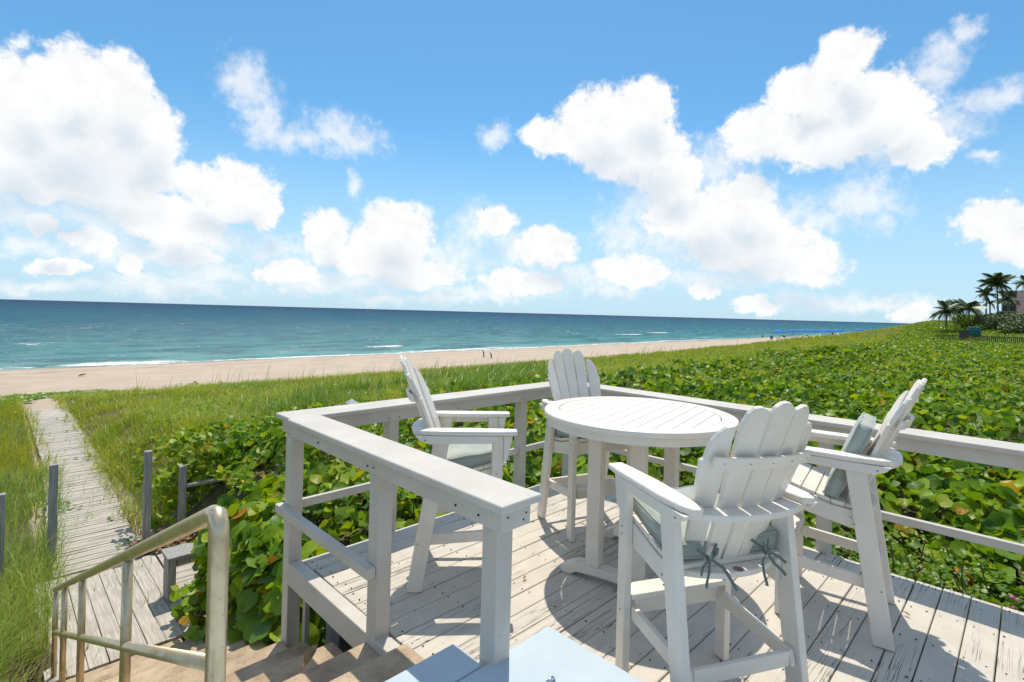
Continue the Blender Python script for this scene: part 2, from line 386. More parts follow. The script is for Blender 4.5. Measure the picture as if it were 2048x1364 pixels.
def m_water(h):
    p = posvec(h); sx = h.n('ShaderNodeSeparateXYZ'); h.put(sx.inputs[0], p)
    pn = h.noise(h.v('MULTIPLY', p, (.006, .02, 1)), 1.0, 4, .6)
    dist = h.m('ADD', sx.outputs[1], h.m('MULTIPLY', h.m('SUBTRACT', pn, .5), h.m('MULTIPLY', h.m('SUBTRACT', sx.outputs[1], 50.), .9)))
    lg = h.m('DIVIDE', h.m('LOGARITHM', h.m('MAXIMUM', h.m('SUBTRACT', dist, 50.), 1.), 10.), 3.5)
    c = h.ramp(lg, [(.10, (.26, .43, .38)), (.22, (.105, .30, .29)), (.38, (.046, .21, .23)), (.56, (.022, .13, .18)), (.76, (.010, .072, .145)), (.92, (.007, .032, .09))])
    st = h.noise(h.v('MULTIPLY', p, (.12, .45, 1)), 1.0, 5, .6); c = h.mix(h.m('MULTIPLY', h.sm(st, .46, .60), .62), c, (.010, .075, .115))
    w1 = h.noise(h.v('MULTIPLY', p, (.25, .6, 1)), 1.0, 6, .62, .4); w2 = h.noise(h.v('MULTIPLY', p, (1.6, 2.6, 1)), 1.0, 4, .6, .3)
    hgt = h.m('ADD', w1, h.m('MULTIPLY', w2, .3))
    st2 = h.noise(h.v('MULTIPLY', p, (.35, 1.1, 1)), 1.0, 4, .6, .3); c = h.mix(h.m('MULTIPLY', h.sm(st2, .54, .68), .4), c, (.13, .30, .31))
    wc = h.m('MULTIPLY', h.sm(h.noise(h.v('MULTIPLY', p, (.10, .33, 1)), 1.0, 7, .68, .5), .655, .69), h.sm(h.noise(p, .02, 2), .38, .55))
    wc = h.m('MULTIPLY', wc, h.sm(sx.outputs[1], 800, 2500, .9, 0.))
    fl_ = h.m('MULTIPLY', h.sm(h.noise(h.v('MULTIPLY', p, (.6, 1.5, 1)), 1.0, 5, .6, .6), .70, .735), h.sm(sx.outputs[1], 150, 600, 1., 0.)); wc = h.m('MAXIMUM', wc, h.m('MULTIPLY', fl_, .8))  # fine flecks: tiny whitecaps painted white, also standing in for sun glints
    c = h.mix(wc, c, (.85, .88, .88))
    bn = h.n('ShaderNodeBump'); bn.inputs['Strength'].default_value = .8; bn.inputs['Distance'].default_value = .9; h.put(bn.inputs['Height'], hgt)
    b = h.n('ShaderNodeBsdfDiffuse'); h.put(b.inputs[0], c); h.put(b.inputs['Normal'], bn.outputs[0])
    g = h.n('ShaderNodeBsdfGlossy'); g.inputs['Roughness'].default_value = .13; h.put(g.inputs['Normal'], bn.outputs[0])
    mx = h.n('ShaderNodeMixShader'); mx.inputs[0].default_value = .10; h.put(mx.inputs[1], b.outputs[0]); h.put(mx.inputs[2], g.outputs[0])
    return mx.outputs[0]
def m_foam(h):
    p = posvec(h); n = h.noise(h.v('MULTIPLY', p, (.9, 3.2, 2)), 1.0, 7, .72, .8)
    at = h.n('ShaderNodeAttribute'); at.attribute_name = 'foam'
    a = h.sm(h.m('ADD', h.m('MULTIPLY', at.outputs['Fac'], 1.0), h.m('MULTIPLY', h.m('SUBTRACT', n, .5), 2.4)), .40, .62)
    b = bsdf(h, (.84, .87, .86), .7, n, .6, .1)
    t = h.n('ShaderNodeBsdfTransparent'); mx = h.n('ShaderNodeMixShader'); h.put(mx.inputs[0], a); h.put(mx.inputs[1], t.outputs[0]); h.put(mx.inputs[2], b); return mx.outputs[0]
def flat(col, rough=.6, var=.12, sc=4., **kw):
    def f(h):
        v = objvec(h); n = h.noise(v, sc, 5, .6)
        return bsdf(h, h.mix(h.sm(n, .3, .7), tuple(x * (1 - var) for x in col), tuple(min(1, x * (1 + var)) for x in col)), rough, n, .2, .01, **kw)
    return f
M = {k: material(k, f) for k, f in dict(
    deck_paint=m_deck, rail_paint=m_paint, white_plastic=m_plastic, sage_fabric=m_cushion, tie_fabric=m_tie, landing_paint=m_landing, stair_stone=m_stone,
    brushed_metal=m_alu, grey_timber=m_greywood, post_timber=m_postwood, pier_concrete=m_concrete, nail=m_dark, soil=m_soil, ground=m_ground,
    leaf=m_leaf(False), leaf_single=m_leaf(True), water=m_water, foam=m_foam,
    grass_near=m_blade((.20, .32, .045), (.28, .36, .045), (.42, .48, .12), .38), grass_far=m_blade((.24, .345, .016), (.38, .385, .016), (.34, .44, .035), .36),
    weed=m_blade((.12, .24, .02), (.18, .30, .02), (.25, .35, .04)), twig=flat((.13, .085, .05), .9), stem=flat((.10, .07, .035), .9),
    dry_leaf=flat((.29, .18, .08), .8, .4, 30), canopy_blue=flat((.015, .14, .55), .8), pole_white=flat((.7, .7, .7)), lounge=flat((.72, .72, .72)), navy=flat((.02, .04, .09)),
    skin=flat((.42, .25, .17)), red=flat((.35, .03, .03)), teal=flat((.012, .13, .13), .45), palm_leaf=flat((.085, .125, .03), .45, .4, 2), palm_trunk=flat((.17, .145, .12), .9, .3, 6),
    pink=flat((.66, .42, .37), .85), facade=flat((.34, .34, .32), .85), window=flat((.03, .035, .04), .2), fence=flat((.075, .06, .045), .9), pale_shrub=flat((.17, .215, .09), .7, .5, 3),
    pink_flower=flat((.62, .22, .42), .7), cap_grey=flat((.40, .42, .43), .5), logo=flat((.20, .17, .15), .5, .1), chrome=flat((.6, .6, .6), .2, .05, metal=1.), screw=flat((.30, .28, .25), .5)).items()}

# ------------------------------------------------------------------ terrain
def base_z(x): return np.interp(x, [1.5, 3, 4.6, 5.1, 5.8, 7.2, 10, 14, 34, 45, 65, 90, 110, 124, 138, 160, 300], [-.2, -.12, -.32, -.22, .0, .22, .44, .5, .5, .3, -.1, -.5, -.3, 1.0, 2.0, 2.5, 2.5])
def crest_z(x): return np.interp(x, [0, 30, 60, 95, 150, 300], [-1.3, -1.4, -.95, -.6, -.4, -.4])
def top_z(x, y):
    b = base_z(x); y0 = np.interp(x, [30, 90, 125, 160], [5, 7, 13, 16]); y1 = np.interp(x, [60, 125], [24, 30])
    t = np.clip((y - y0) / (y1 - y0), 0, 1); return b + (crest_z(x) - b) * t * t * (3 - 2 * t)
def yb(x): return np.interp(x, [1.5, 3, 5, 6.5, 9, 16, 36, 60, 100, 200], [10.0, 10.8, 11.0, 9.6, 7.0, 6.7, 7.6, 9., 16., 20.])
def left_z(y): return np.interp(y, [-5, 0, 2, 4, 6, 9, 22, 25], [0., -.02, -.35, -.95, -1.5, -1.86, -1.86, -1.75])
def bwx(y): return np.interp(y, [6, 8.6, 11, 15, 22, 26], [1.08, 1.08, 1.13, 1.28, 1.27, 1.2])   # centre line of the board walk
def ground_z(x, y):
    x = np.asarray(x, float); y = np.asarray(y, float)
    t = top_z(x, y)
    grape = sstep(yb(x) - y, -.4, .4)
    dep = .36 + .34 * grape
    g = t - dep + .10 * vnoise(x, y, 1.7)
    g = np.where(x > 25, t - .35 + .25 * vnoise(x, y, 6.), g)
    gl = left_z(y) + .06 * vnoise(x, y, 1.1)
    g = gl + (g - gl) * sstep(x, 1.5, 3.0)
    # room under the deck, steps and board walk
    deck = (x > 1.3) & (x < 4.62) & (y < 3.75)
    g = np.where(deck, -1.3, g)
    k = np.clip(np.ceil((y - 1.755) / .372), 0, 12)
    stair = (x > .1) & (x < 1.6) & (y < 6.4)
    g = np.where(stair, np.minimum(g, .3 - .17 * k - .5), g)
    bw = (np.abs(x - bwx(y)) < .56) & (y >= 6.2) & (y < 23.5)
    g = np.where(bw, np.minimum(g, -1.86 + .05 * vnoise(x, y, .8) + (.06 + .22 * vnoise(x, y, .9)) * sstep(y, 11, 17) + .10 * sstep(np.abs(x - bwx(y)), .25, .5) * sstep(y, 9.2, 12) + .16 * sstep(y, 18.5, 23.5)), g)
    side = (x > 1.4) & (x < 2.75) & (y > 6.4) & (y < 8.9)
    g = np.where(side, np.minimum(g, -1.9), g)
    # beach
    bz = np.interp(y, [23, 25, 28, 40, 50, 54, 60, 75, 200], [-1.75, -1.9, -2.15, -2.85, -3.3, -3.52, -3.9, -5, -6]) + .05 * vnoise(x, y, 3.) + .02 * vnoise(x, y, .7)
    f = sstep(y - np.interp(x, [60, 125], [0, 5]), 22.5, 26.)
    return g + (bz - g) * f
def axis(segs):
    out = []
    for a, b, st in segs: out += list(np.arange(a, b, st))
    return np.array(out + [segs[-1][1]])
gx = axis([(-300, -40, 20), (-40, -6, 2), (-6, 14, .22), (14, 40, .7), (40, 140, 2.5), (140, 900, 40)])
gy = axis([(-200, -40, 20), (-40, -6, 3), (-6, 13, .22), (13, 30, .4), (30, 60, .8), (60, 100, 6)])
X, Y = np.meshgrid(gx, gy); Z = ground_z(X, Y)
nx, ny = len(gx), len(gy); I = np.arange(nx * ny).reshape(ny, nx)
Fq = np.stack([I[:-1, :-1], I[:-1, 1:], I[1:, 1:], I[1:, :-1]], -1).reshape(-1, 4)
me = npmesh('ground', np.stack([X, Y, Z], -1).reshape(-1, 3), Fq, M['ground'], smooth=True)
vg = (1 - sstep(Y, 24.5 + 1.5 * vnoise(X, Y, 5.), 27.5 + 2 * vnoise(X, Y, 4.))) 
vg = np.where((np.abs(X - bwx(Y)) < .62) & (Y > 6) & (Y < 30), .0, vg)
a = me.attributes.new('veg', 'FLOAT', 'POINT'); a.data.foreach_set('value', vg.astype(np.float32).ravel())
gobj = tag(mk('ground', me), 'sandy dune and beach ground running down to the sea', kind='structure')

# ------------------------------------------------------------------ sea
SEA = -3.5
sy = np.concatenate([np.arange(51, 80, .5), np.arange(80, 160, 1.2), np.geomspace(160, 30000, 90)])
sxs = np.concatenate([-np.geomspace(30000, 60, 40), np.arange(-58, 260, 2.2), np.geomspace(262, 40000, 60)])
X, Y = np.meshgrid(sxs, sy)
amp = np.interp(Y, [51, 60, 90, 400, 900], [.03, .16, .22, .16, 0.])
Z = SEA + amp * (np.sin((Y + 3 * vnoise(X, Y * .3, 25.) * 4) * .62 + X * .03) * .7 + 1.6 * vnoise(X * .35, Y, 5.))
nx, ny = len(sxs), len(sy); I = np.arange(nx * ny).reshape(ny, nx)
Fq = np.stack([I[:-1, :-1], I[:-1, 1:], I[1:, 1:], I[1:, :-1]], -1).reshape(-1, 4)
tag(mk('sea', npmesh('sea', np.stack([X, Y, Z], -1).reshape(-1, 3), Fq, M['water'], smooth=True)), 'turquoise sea deepening to dark blue at the horizon', kind='structure')
def foam_strip(name, label, x0, x1, yc, wid, ridge, seed):
    n = max(12, int((x1 - x0) / .8)); m = 7; xs = np.linspace(x0, x1, n); V = []; A = []
    for i, x in enumerate(xs):
        e = math.sin(math.pi * i / (n - 1)) ** .5
        off = 1.6 * float(vnoise(x + seed * 37, seed * 3.3, 9.)) * (.5 + wid * .4)
        for j in range(m):
            t = j / (m - 1); y = yc + off + (t - .5) * wid * (.5 + .7 * e)
            hz = max(SEA + .05 + (.05 if yc > 56 else 0) + .22 * ridge * e * math.exp(-((t - .45) / .22) ** 2), float(ground_z(x, y)) + .015)
            V.append((x, y, hz)); A.append(min(1, e) * (.05 + .74 * math.sin(math.pi * t)))
    I = np.arange(n * m).reshape(n, m)
    F = np.stack([I[:-1, :-1], I[1:, :-1], I[1:, 1:], I[:-1, 1:]], -1).reshape(-1, 4)
    me = npmesh(name, V, F, M['foam'], smooth=True); at = me.attributes.new('foam', 'FLOAT', 'POINT'); at.data.foreach_set('value', np.array(A, np.float32))
    return tag(mk(name, me), label, kind='stuff')
foam_strip('surf_foam', 'white surf washing up the sand near the palm husk', 2.6, 13.5, 54.9, 5.0, .5, 1)
foam_strip('surf_foam', 'thin white swash line along the middle of the beach', 13, 34, 53.9, 1.0, .06, 2)
foam_strip('surf_foam', 'swash line running along the shore beyond the stakes', 31, 62, 54.6, 1.7, .16, 3)
foam_strip('surf_foam', 'long thin swash line towards the parasols', 62, 150, 54.9, 1.6, .16, 5)
foam_strip('surf_foam', 'ragged swash edge fringing the whole shoreline', -10, 120, 53.6, 1.1, .05, 12)
foam_strip('surf_foam', 'small breaker off the middle of the beach', 35, 42, 63, 3.2, .42, 4)
foam_strip('surf_foam', 'breaker out beyond the far beach', 116, 130, 78, 5, .55, 6)
foam_strip('surf_foam', 'second breaker further along the far beach', 142, 156, 84, 5, .5, 8)
foam_strip('surf_foam', 'faint swash at the near end of the beach', -14, 4, 54.2, 1.0, .06, 9)

# ------------------------------------------------------------------ deck, rails, landing, steps
deck = thing('wooden_deck', 'raised seating deck of worn grey painted boards under the table', 'deck', (1.5, 3.5, 0))
def at_parent(o, p): o.location = Vector(o.location) - Vector(p.location); return o
DX0, DX1 = 1.542, 4.49
bm_ = MB().box(-(DX1 - DX0) / 2, (DX1 - DX0) / 2, -.0685, .0685, -.035, 0).mesh('board', M['deck_paint'])
nb = 37; nails = MB()
for i in range(nb):
    y = 3.43 - i * .142
    o = mk('board', bm_, deck, .006, (DX0 + (DX1 - DX0) / 2 + random.uniform(-.006, .012), y, random.uniform(-.002, .002)))
    o.rotation_euler = (random.uniform(-.004, .004), random.uniform(-.0006, .0006), random.uniform(-.0012, .0012)); at_parent(o, deck)
    for jx in (1.60, 2.0, 2.41, 2.82, 3.23, 3.64, 4.05, 4.43):
        for sg in (-1, 1):
            if random.random() < .85:
                cx = jx + random.uniform(-.018, .018); cy = y + sg * .042 + random.uniform(-.012, .012); r_ = random.uniform(.0035, .0055)
                nails.tube([(cx, cy, -.006), (cx, cy, .0035)], r_, 6)
o = nails.obj('nail_head', M['nail'], deck); o['kind'] = 'stuff'; at_parent(o, deck)
for nm, b in (('fascia_board', (1.448, 1.532, 2.0, 3.54, -.14, .006)), ('fascia_board', (1.542, 4.47, 3.51, 3.548, -.2, -.008)), ('fascia_board', (4.445, 4.475, -1.6, 3.505, -.2, -.04)), ('joist', (2.4, 2.44, -1.6, 3.5, -.22, -.04)), ('joist', (3.3, 3.34, -1.6, 3.5, -.22, -.04)), ('joist', (1.6, 1.64, -1.6, 3.5, -.22, -.04))):
    o = MB().box(*b).obj(nm, M['rail_paint'], deck, .006); at_parent(o, deck)
pier = MB().box(1.66, 1.86, 3.2, 3.40, -1.4, -.225).obj('deck_pier', M['pier_concrete'], deck, .01); at_parent(pier, deck)
o = MB().box(1.54, 1.575, 3.46, 3.50, -.75, -.145).obj('pier_trim', M['rail_paint'], deck, .004); at_parent(o, deck)

rail = thing('deck_railing', 'white timber railing with broad flat cap around the deck', 'railing', (1.52, 3.6, 0))
def rl(nm, x0, x1, y0, y1, z0, z1, bev=.006):
    cx, cy, cz = (x0 + x1) / 2, (y0 + y1) / 2, (z0 + z1) / 2
    o = MB().box(x0 - cx, x1 - cx, y0 - cy, y1 - cy, z0 - cz, z1 - cz).obj(nm, M['rail_paint'], rail, bev, loc=(cx, cy, cz)); return at_parent(o, rail)
rl('rail_cap', 1.40, 1.635, 1.425, 3.498, .965, 1.0, .009); rl('rail_cap', 1.42, 4.66, 3.50, 3.755, .965, 1.001, .009); rl('rail_cap', 4.405, 4.665, -1.6, 3.498, .965, 1.0, .009)
rl('rail_beam', 1.438, 1.604, 1.462, 3.53, .872, .963); rl('rail_beam', 1.455, 4.61, 3.535, 3.715, .872, .963); rl('rail_beam', 4.445, 4.625, -1.6, 3.53, .872, .963)
for (x, y, zb) in ((1.522, 1.575, .02), (1.498, 2.46, -.32), (1.498, 3.595, -1.3)): rl('post', x - .045, x + .045, y - .05, y + .045, zb, .870)
for x in (2.27, 3.77): rl('post', x - .045, x + .045, 3.56, 3.65, -1.1, .870)
for y in (3.595, 2.34, 1.087, -.2, -1.4): rl('post', 4.482, 4.572, y - .045, y + .045, -.9, .870)
rl('lower_rail', 1.398, 1.450, 2.415, 3.66, .335, .39, .004)
for x0, x1 in ((1.546, 2.222), (2.318, 3.722), (3.818, 4.48)): rl('lower_rail', x0, x1, 3.58, 3.625, .345, .40, .004)
for y0, y1 in ((2.388, 3.546), (1.135, 2.292), (-.152, 1.039), (-1.35, -.248)): rl('lower_rail', 4.50, 4.545, y0, y1, .345, .40, .004)
nl = MB()
for (x, y) in ((1.436, 1.6), (1.436, 1.75), (1.436, 2.44), (1.436, 2.5), (1.436, 3.1)): nl.tube([(x, y, .90 + .02 * random.random()), (x - .004, y, .91)], .005, 6)
for (x, z) in ((1.47, .93), (1.56, .90), (1.575, .925)): nl.tube([(x, 1.466, z), (x, 1.459, z)], .004, 6)
for x in (2.2, 2.3, 3.72, 3.82, 2.9): nl.tube([(x, 3.54, .9), (x, 3.532, .9)], .005, 6)
o = nl.obj('nail_head', M['nail'], rail); o['kind'] = 'stuff'; at_parent(o, rail)

land = thing('painted_landing', 'pale blue painted landing at the head of the steps', 'landing', (0, 0, 0))
MB().box(-1.6, 1.452, 1.568, 1.757, -.6, .3).obj('slab', M['landing_paint'], land, .008)
MB().box(-1.6, 1.856, -1.6, 1.562, -.6, .299).obj('slab', M['landing_paint'], land, .008)
lp = atz(1100, 1364, .3)
hk = thing('floor_hook', 'small chrome ring hook set in the landing', 'hook', (lp[0] - .01, lp[1] - .012, .3))
ring = [(.022 * math.cos(t), .0, .010 + .016 * math.sin(t)) for t in np.linspace(-.6, math.pi + .6, 12)]
MB().tube(ring, .005, 8).obj('ring', M['chrome'], hk, smooth=True); MB().tube([(0, 0, 0), (0, 0, .004)], .024, 14).obj('base_plate', M['chrome'], hk)

st = thing('stone_steps', 'flight of pitted beige stone steps going down to the boardwalk', 'steps', (.8, 2, -.04))
NS = 12
for k in range(1, NS + 1):
    z = .3 - .17 * k; y0 = 1.757 + .372 * (k - 1) + .003; y1 = 1.755 + .372 * k
    o = MB().box(.2, 1.452, y0 - .08 if k > 1 else y0, y1, z - .06, z).obj('tread', M['stair_stone'], st, .012); at_parent(o, st)
    o = MB().box(.205, 1.447, y0 + .02, y1 - .03, z - .5, z - .063).obj('riser', M['stair_stone'], st, .004); at_parent(o, st)
MBs = MB()
HX = .46
hr = thing('metal_handrail', 'weathered tubular metal handrail descending beside the stone steps', 'handrail', (HX, 1.6, .3))
def hz_(y): return 1.17 - .442 * (y - 1.6)
path = [(HX, 1.6, .3), (HX, 1.6, 1.08), (HX, 1.604, 1.125), (HX, 1.62, 1.153), (HX, 1.655, hz_(1.655))] + [(HX, y, hz_(y)) for y in np.linspace(1.8, 6.35, 12)] 
o = MB().tube(path, .0265, 18).obj('top_rail', M['brushed_metal'], hr, smooth=True); at_parent(o, hr)
o = MB().tube([(HX, 1.622, hz_(1.62) - .43), (HX, 6.35, hz_(6.35) - .40)], .021, 14).obj('lower_rail', M['brushed_metal'], hr, smooth=True); at_parent(o, hr)
for y in (2.92, 4.49, 5.6, 6.35):
    k = min(12, math.ceil((y - 1.755) / .372)); zb = .3 - .17 * k
    o = MB().tube([(HX, y, zb), (HX, y, hz_(y) - .026)], .0215, 14).obj('post', M['brushed_metal'], hr, smooth=True); at_parent(o, hr)

# ------------------------------------------------------------------ table
tb = thing('round_bar_table', 'tall round white slatted table between the four chairs', 'table', (3.215, 1.94, 0), R(11))
TR, TZ = .655, 1.08
def ringpoly(r, n=64): return [(r * math.cos(2 * math.pi * i / n), r * math.sin(2 * math.pi * i / n)) for i in range(n)]
mb = MB(); n = 72
prof = [(TR - .105, TZ), (TR - .012, TZ), (TR - .003, TZ - .004), (TR, TZ - .012), (TR, TZ - .034), (TR - .008, TZ - .04), (TR - .105, TZ - .04)]
vs = []; fs = []
for i in range(n):
    a_ = 2 * math.pi * i / n
    for (r_, z) in prof: vs.append((r_ * math.cos(a_), r_ * math.sin(a_), z))
L_ = len(prof)
for i in range(n):
    i2 = (i + 1) % n
    for j in range(L_): j2 = (j + 1) % L_; fs.append((i * L_ + j, i2 * L_ + j, i2 * L_ + j2, i * L_ + j2))
MB().add(vs, fs).obj('rim', M['white_plastic'], tb)
vs = []; fs = []; prof2 = [(TR - .02, TZ - .042), (TR - .02, TZ - .088), (TR - .045, TZ - .088), (TR - .045, TZ - .042)]
for i in range(n):
    a_ = 2 * math.pi * i / n
    for (r_, z) in prof2: vs.append((r_ * math.cos(a_), r_ * math.sin(a_), z))
for i in range(n):
    i2 = (i + 1) % n
    for j in range(4): j2 = (j + 1) % 4; fs.append((i * 4 + j, i2 * 4 + j, i2 * 4 + j2, i * 4 + j2))
MB().add(vs, fs).obj('apron', M['white_plastic'], tb)
ri = TR - .109; pw = 2 * ri / 12
for i in range(12):
    y0 = -ri + i * pw + .0025; y1 = y0 + pw - .005
    pts = [(-math.sqrt(max(ri * ri - y * y, .0004)), y) for y in np.linspace(y0, y1, 4)] + [(math.sqrt(max(ri * ri - y * y, .0004)), y) for y in np.linspace(y1, y0, 4)]
    MB().prism([(p[0], p[1], TZ - .028) for p in pts], (0, 0, .0275)).obj('slat', M['white_plastic'], tb, .0025)
for sx_ in (-.345, .345):
    pr = [(-.36, 0), (-.30, 0), (-.26, .028), (-.1, .04), (.1, .04), (.26, .028), (.30, 0), (.36, 0), (.375, .025), (.36, .05), (.27, .095), (-.27, .095), (-.36, .05), (-.375, .025)]
    MB().prism([(sx_ - .045, p[0], p[1]) for p in pr], (.09, 0, 0)).obj('foot', M['white_plastic'], tb, .006)
    for yy in (-.145, .145): MB().box(sx_ - .046, sx_ + .046, yy - .045, yy + .045, .0955, TZ - .0885).obj('leg', M['white_plastic'], tb, .007)
    MB().box(sx_ - .03, sx_ + .03, -.42, .42, TZ - .086, TZ - .043).obj('top_brace', M['white_plastic'], tb, .004)
MB().box(-.298, .298, -.035, .035, .3, .38).obj('stretcher', M['white_plastic'], tb, .006)

# ------------------------------------------------------------------ tall chairs
def chair_parts():
    P_ = []                                 # (name, mesh, bevel)
    wp = M['white_plastic']
    def add(nm, mb, bev=.005, mat=wp, smooth=False): P_.append((nm, mb.mesh(nm, mat, smooth), bev))
    LW = .29
    for s in (-1, 1):
        add('front_leg', MB().box(s * LW - .019, s * LW + .019, .145, .215, 0, .972))
        # rear leg: a board leaning back to its foot
        add('rear_leg', MB().prism([(s * LW - .019, -.27, 0), (s * LW - .019, -.365, 0), (s * LW - .019, -.215, .972), (s * LW - .019, -.115, .972)], (.038, 0, 0)))
        add('arm_bracket', MB().prism([(s * LW - .017, .2165, .972), (s * LW - .017, .275, .972), (s * LW - .017, .245, .82), (s * LW - .017, .2165, .80)], (.034, 0, 0)))
        o_, i_ = s * .338, s * .235
        add('arm', MB().prism([(s * .25, .302, .977), (s * .330, .302, .977), (s * .338, .20, .977), (s * .338, -.16, .977), (s * .325, -.29, .977), (s * .30, -.345, .977), (s * .27, -.352, .977), (s * .245, -.33, .977), (s * .235, -.2, .977), (s * .228, .0, .977), (s * .24, .2, .977)], (0, 0, .03)), .009)
        add('arm_rail', MB().prism([(s * .3105 if s > 0 else -.3335, .145, .93), (s * .3105 if s > 0 else -.3335, -.25, .925), (s * .3105 if s > 0 else -.3335, -.31, .95), (s * .3105 if s > 0 else -.3335, -.33, .9755), (s * .3105 if s > 0 else -.3335, .215, .9755)], (.023, 0, 0)), .003)
        add('seat_side', MB().prism([(s * .2565 - .0135, .20, .775), (s * .2565 - .0135, .215, .66), (s * .2565 - .0135, -.2, .585), (s * .2565 - .0135, -.21, .69), (s * .2565 - .0135, -.06, .70), (s * .2565 - .0135, .08, .74)], (.027, 0, 0)), .004)
        add('side_stretcher', MB().prism([(s * .2565 - .013, .145, .30), (s * .2565 - .013, -.30, .27), (s * .2565 - .013, -.285, .335), (s * .2565 - .013, .145, .365)], (.026, 0, 0)), .004)
        sc = MB()
        for (y, z) in ((.18, .70), (.18, .735), (.18, .335), (-.155, .665), (-.17, .63), (-.3, .3)):
            sc.tube([(s * (LW + .018), y, z), (s * (LW + .0215), y, z)], .0045, 8)
        sc.tube([(s * .3345, -.27, .95), (s * .3375 if s > 0 else -.3365, -.27, .95)], .005, 8)
        add('screw_head', sc, 0, M['screw'])
    add('footrest', MB().prism([(-.27, .135, .395), (.27, .135, .395), (.27, .225, .395), (.2, .245, .395), (-.2, .245, .395), (-.27, .225, .395)], (0, 0, .026)))
    add('footrest_apron', MB().box(-.2425, .2425, .16, .185, .31, .393))
    add('rear_stretcher', MB().box(-.242, .242, -.292, -.268, .27, .335))
    add('front_apron', MB().box(-.2425, .2425, .178, .203, .665, .755))
    zs = lambda y: np.interp(y, [-.2, -.05, .1, .2, .24], [.695, .715, .755, .783, .775])
    ys = np.linspace(.245, -.20, 7)
    for a, b in zip(ys[:-1], ys[1:]):
        y0, y1 = a - .003, b + .003; z0, z1 = zs(y0), zs(y1)
        xs_ = .268 if (y0 < .14 and y1 > -.1) else .2685
        add('seat_slat', MB().prism([(-xs_, y0, z0), (-xs_, y1, z1), (-xs_, y1, z1 + .02), (-xs_, y0, z0 + .02)], (2 * xs_, 0, 0)), .003)
    # back: five fanned slats in a shallow bow, scalloped tops
    t0 = Vector((0, -.150, .655)); ax = Vector((0, -.313, .787)).normalized(); L = .847
    for i in range(-2, 3):
        wb, wt = .070, .104
        cb, ct = i * .078, i * .113
        H = {0: L, 1: L * .972, 2: L * .865}[abs(i)]
        sg = 1 if i > 0 else -1
        if i == 0:
            top = [(-.5, .945), (-.42, .975), (-.2, .995), (0, 1), (.2, .995), (.42, .975), (.5, .945)]
        elif abs(i) == 1:
            top = [(-.5 * sg, .955), (-.46 * sg, .985), (-.15 * sg, 1.0), (.12 * sg, .995), (.33 * sg, .96), (.46 * sg, .91), (.5 * sg, .86)]
        else:
            top = [(-.5 * sg, .975), (-.46 * sg, 1.0), (-.2 * sg, .985), (.05 * sg, .945), (.25 * sg, .885), (.36 * sg, .825), (.40 * sg, .775), (.56 * sg, .755), (.54 * sg, .70)]
        if i < 0: top = top[::-1]
        pl = [(-.5, 0)] + top + [(.5, 0)]
        bow = (i / 2.) ** 2 * .040; yaw = -i * R(9.0)
        nrm = Vector((0, ax.z, -ax.y)).normalized() * 1.0      # towards the sitter
        ctr = t0 + nrm * bow
        def pt(u, t):
            wd = wb + (wt - wb) * t; cx = cb + (ct - cb) * t
            return ctr + ax * (H * t) + Vector((cx + u * wd * math.cos(yaw), 0, 0)) + nrm * (-math.sin(yaw) * u * wd)
        pp = [pt(u, t) for u, t in pl]
        add('back_slat', MB().prism(pp, nrm * -.021), .0045)
    def crescent(nm, z, y_in, hw, bow_in, dep, th, ends):
        xs_ = np.linspace(-hw, hw, 15)
        inn = [(x, y_in + bow_in * (x / .25) ** 2, z) for x in xs_]
        out = [(x, y_in - dep * (1 - ends * (abs(x) / hw) ** 2.6) + bow_in * .55 * (x / .25) ** 2, z) for x in xs_[::-1]]
        add(nm, MB().prism(inn + out, (0, 0, th)), .004)
    yat = lambda z: -.150 - .313 * (z - .655) / .787 - .0255
    crescent('arm_crosspiece', .9495, yat(.952), .305, .058, .088, .027, .45)
    crescent('seat_crosspiece', .668, yat(.67), .235, .05, .085, .026, .55)
    zt = 1.165; xs_ = np.linspace(-.235, .235, 13); pr = []
    inn = [(x, yat(zt + .025) + .044 * (x / .23) ** 2, zt) for x in xs_]; out = [(x, y - .022, zt) for (x, y, _) in inn[::-1]]
    tl = Vector((0, -.02, .05))
    add('back_rail', MB().prism(inn + out, tl), .004)
    sc = MB()
    for x in (-.2, -.1, 0, .1, .2):
        y = yat(zt + .025) + .044 * (x / .23) ** 2 - .031; sc.tube([(x, y + .008, zt + .025), (x, y - .001, zt + .025)], .0045, 8)
    add('screw_head', sc, 0, M['screw'])
    return P_
CP = chair_parts()
CHAIRS = {'left': (2.311, 2.696, -130.2),
          'back': (3.525, 2.546, 158.8), 'right': (3.663, .881, 8.4), 'near': (2.352, 1.069, -27.5)}
CL = {'left': 'tall white armchair beside the broad rail that ends at the steps, sage cushion on seat',
      'back': 'tall white armchair in the far rail corner, half hidden behind the round table',
      'right': 'tall white armchair with bare seat slats and a cushion propped against its back',
      'near': 'tall white armchair seen from behind, dark cushion bows tied to its back slats'}
CH = {}
for k, (x, y, a_) in CHAIRS.items():
    t = thing('bar_chair', CL[k], 'chair', (x, y, .002), R(a_), 'tall white chairs around the table'); CH[k] = t
    for nm, me_, bev in CP:
        o = mk(nm, me_, t, bev)
        if nm == 'screw_head': o['kind'] = 'stuff'
o = MB().tube([(0, -.248, .6945), (0, -.248, .6965)], .021, 20).obj('maker_badge', M['logo'], CH['near']); o['label'] = 'round dark badge on the lower crosspiece'

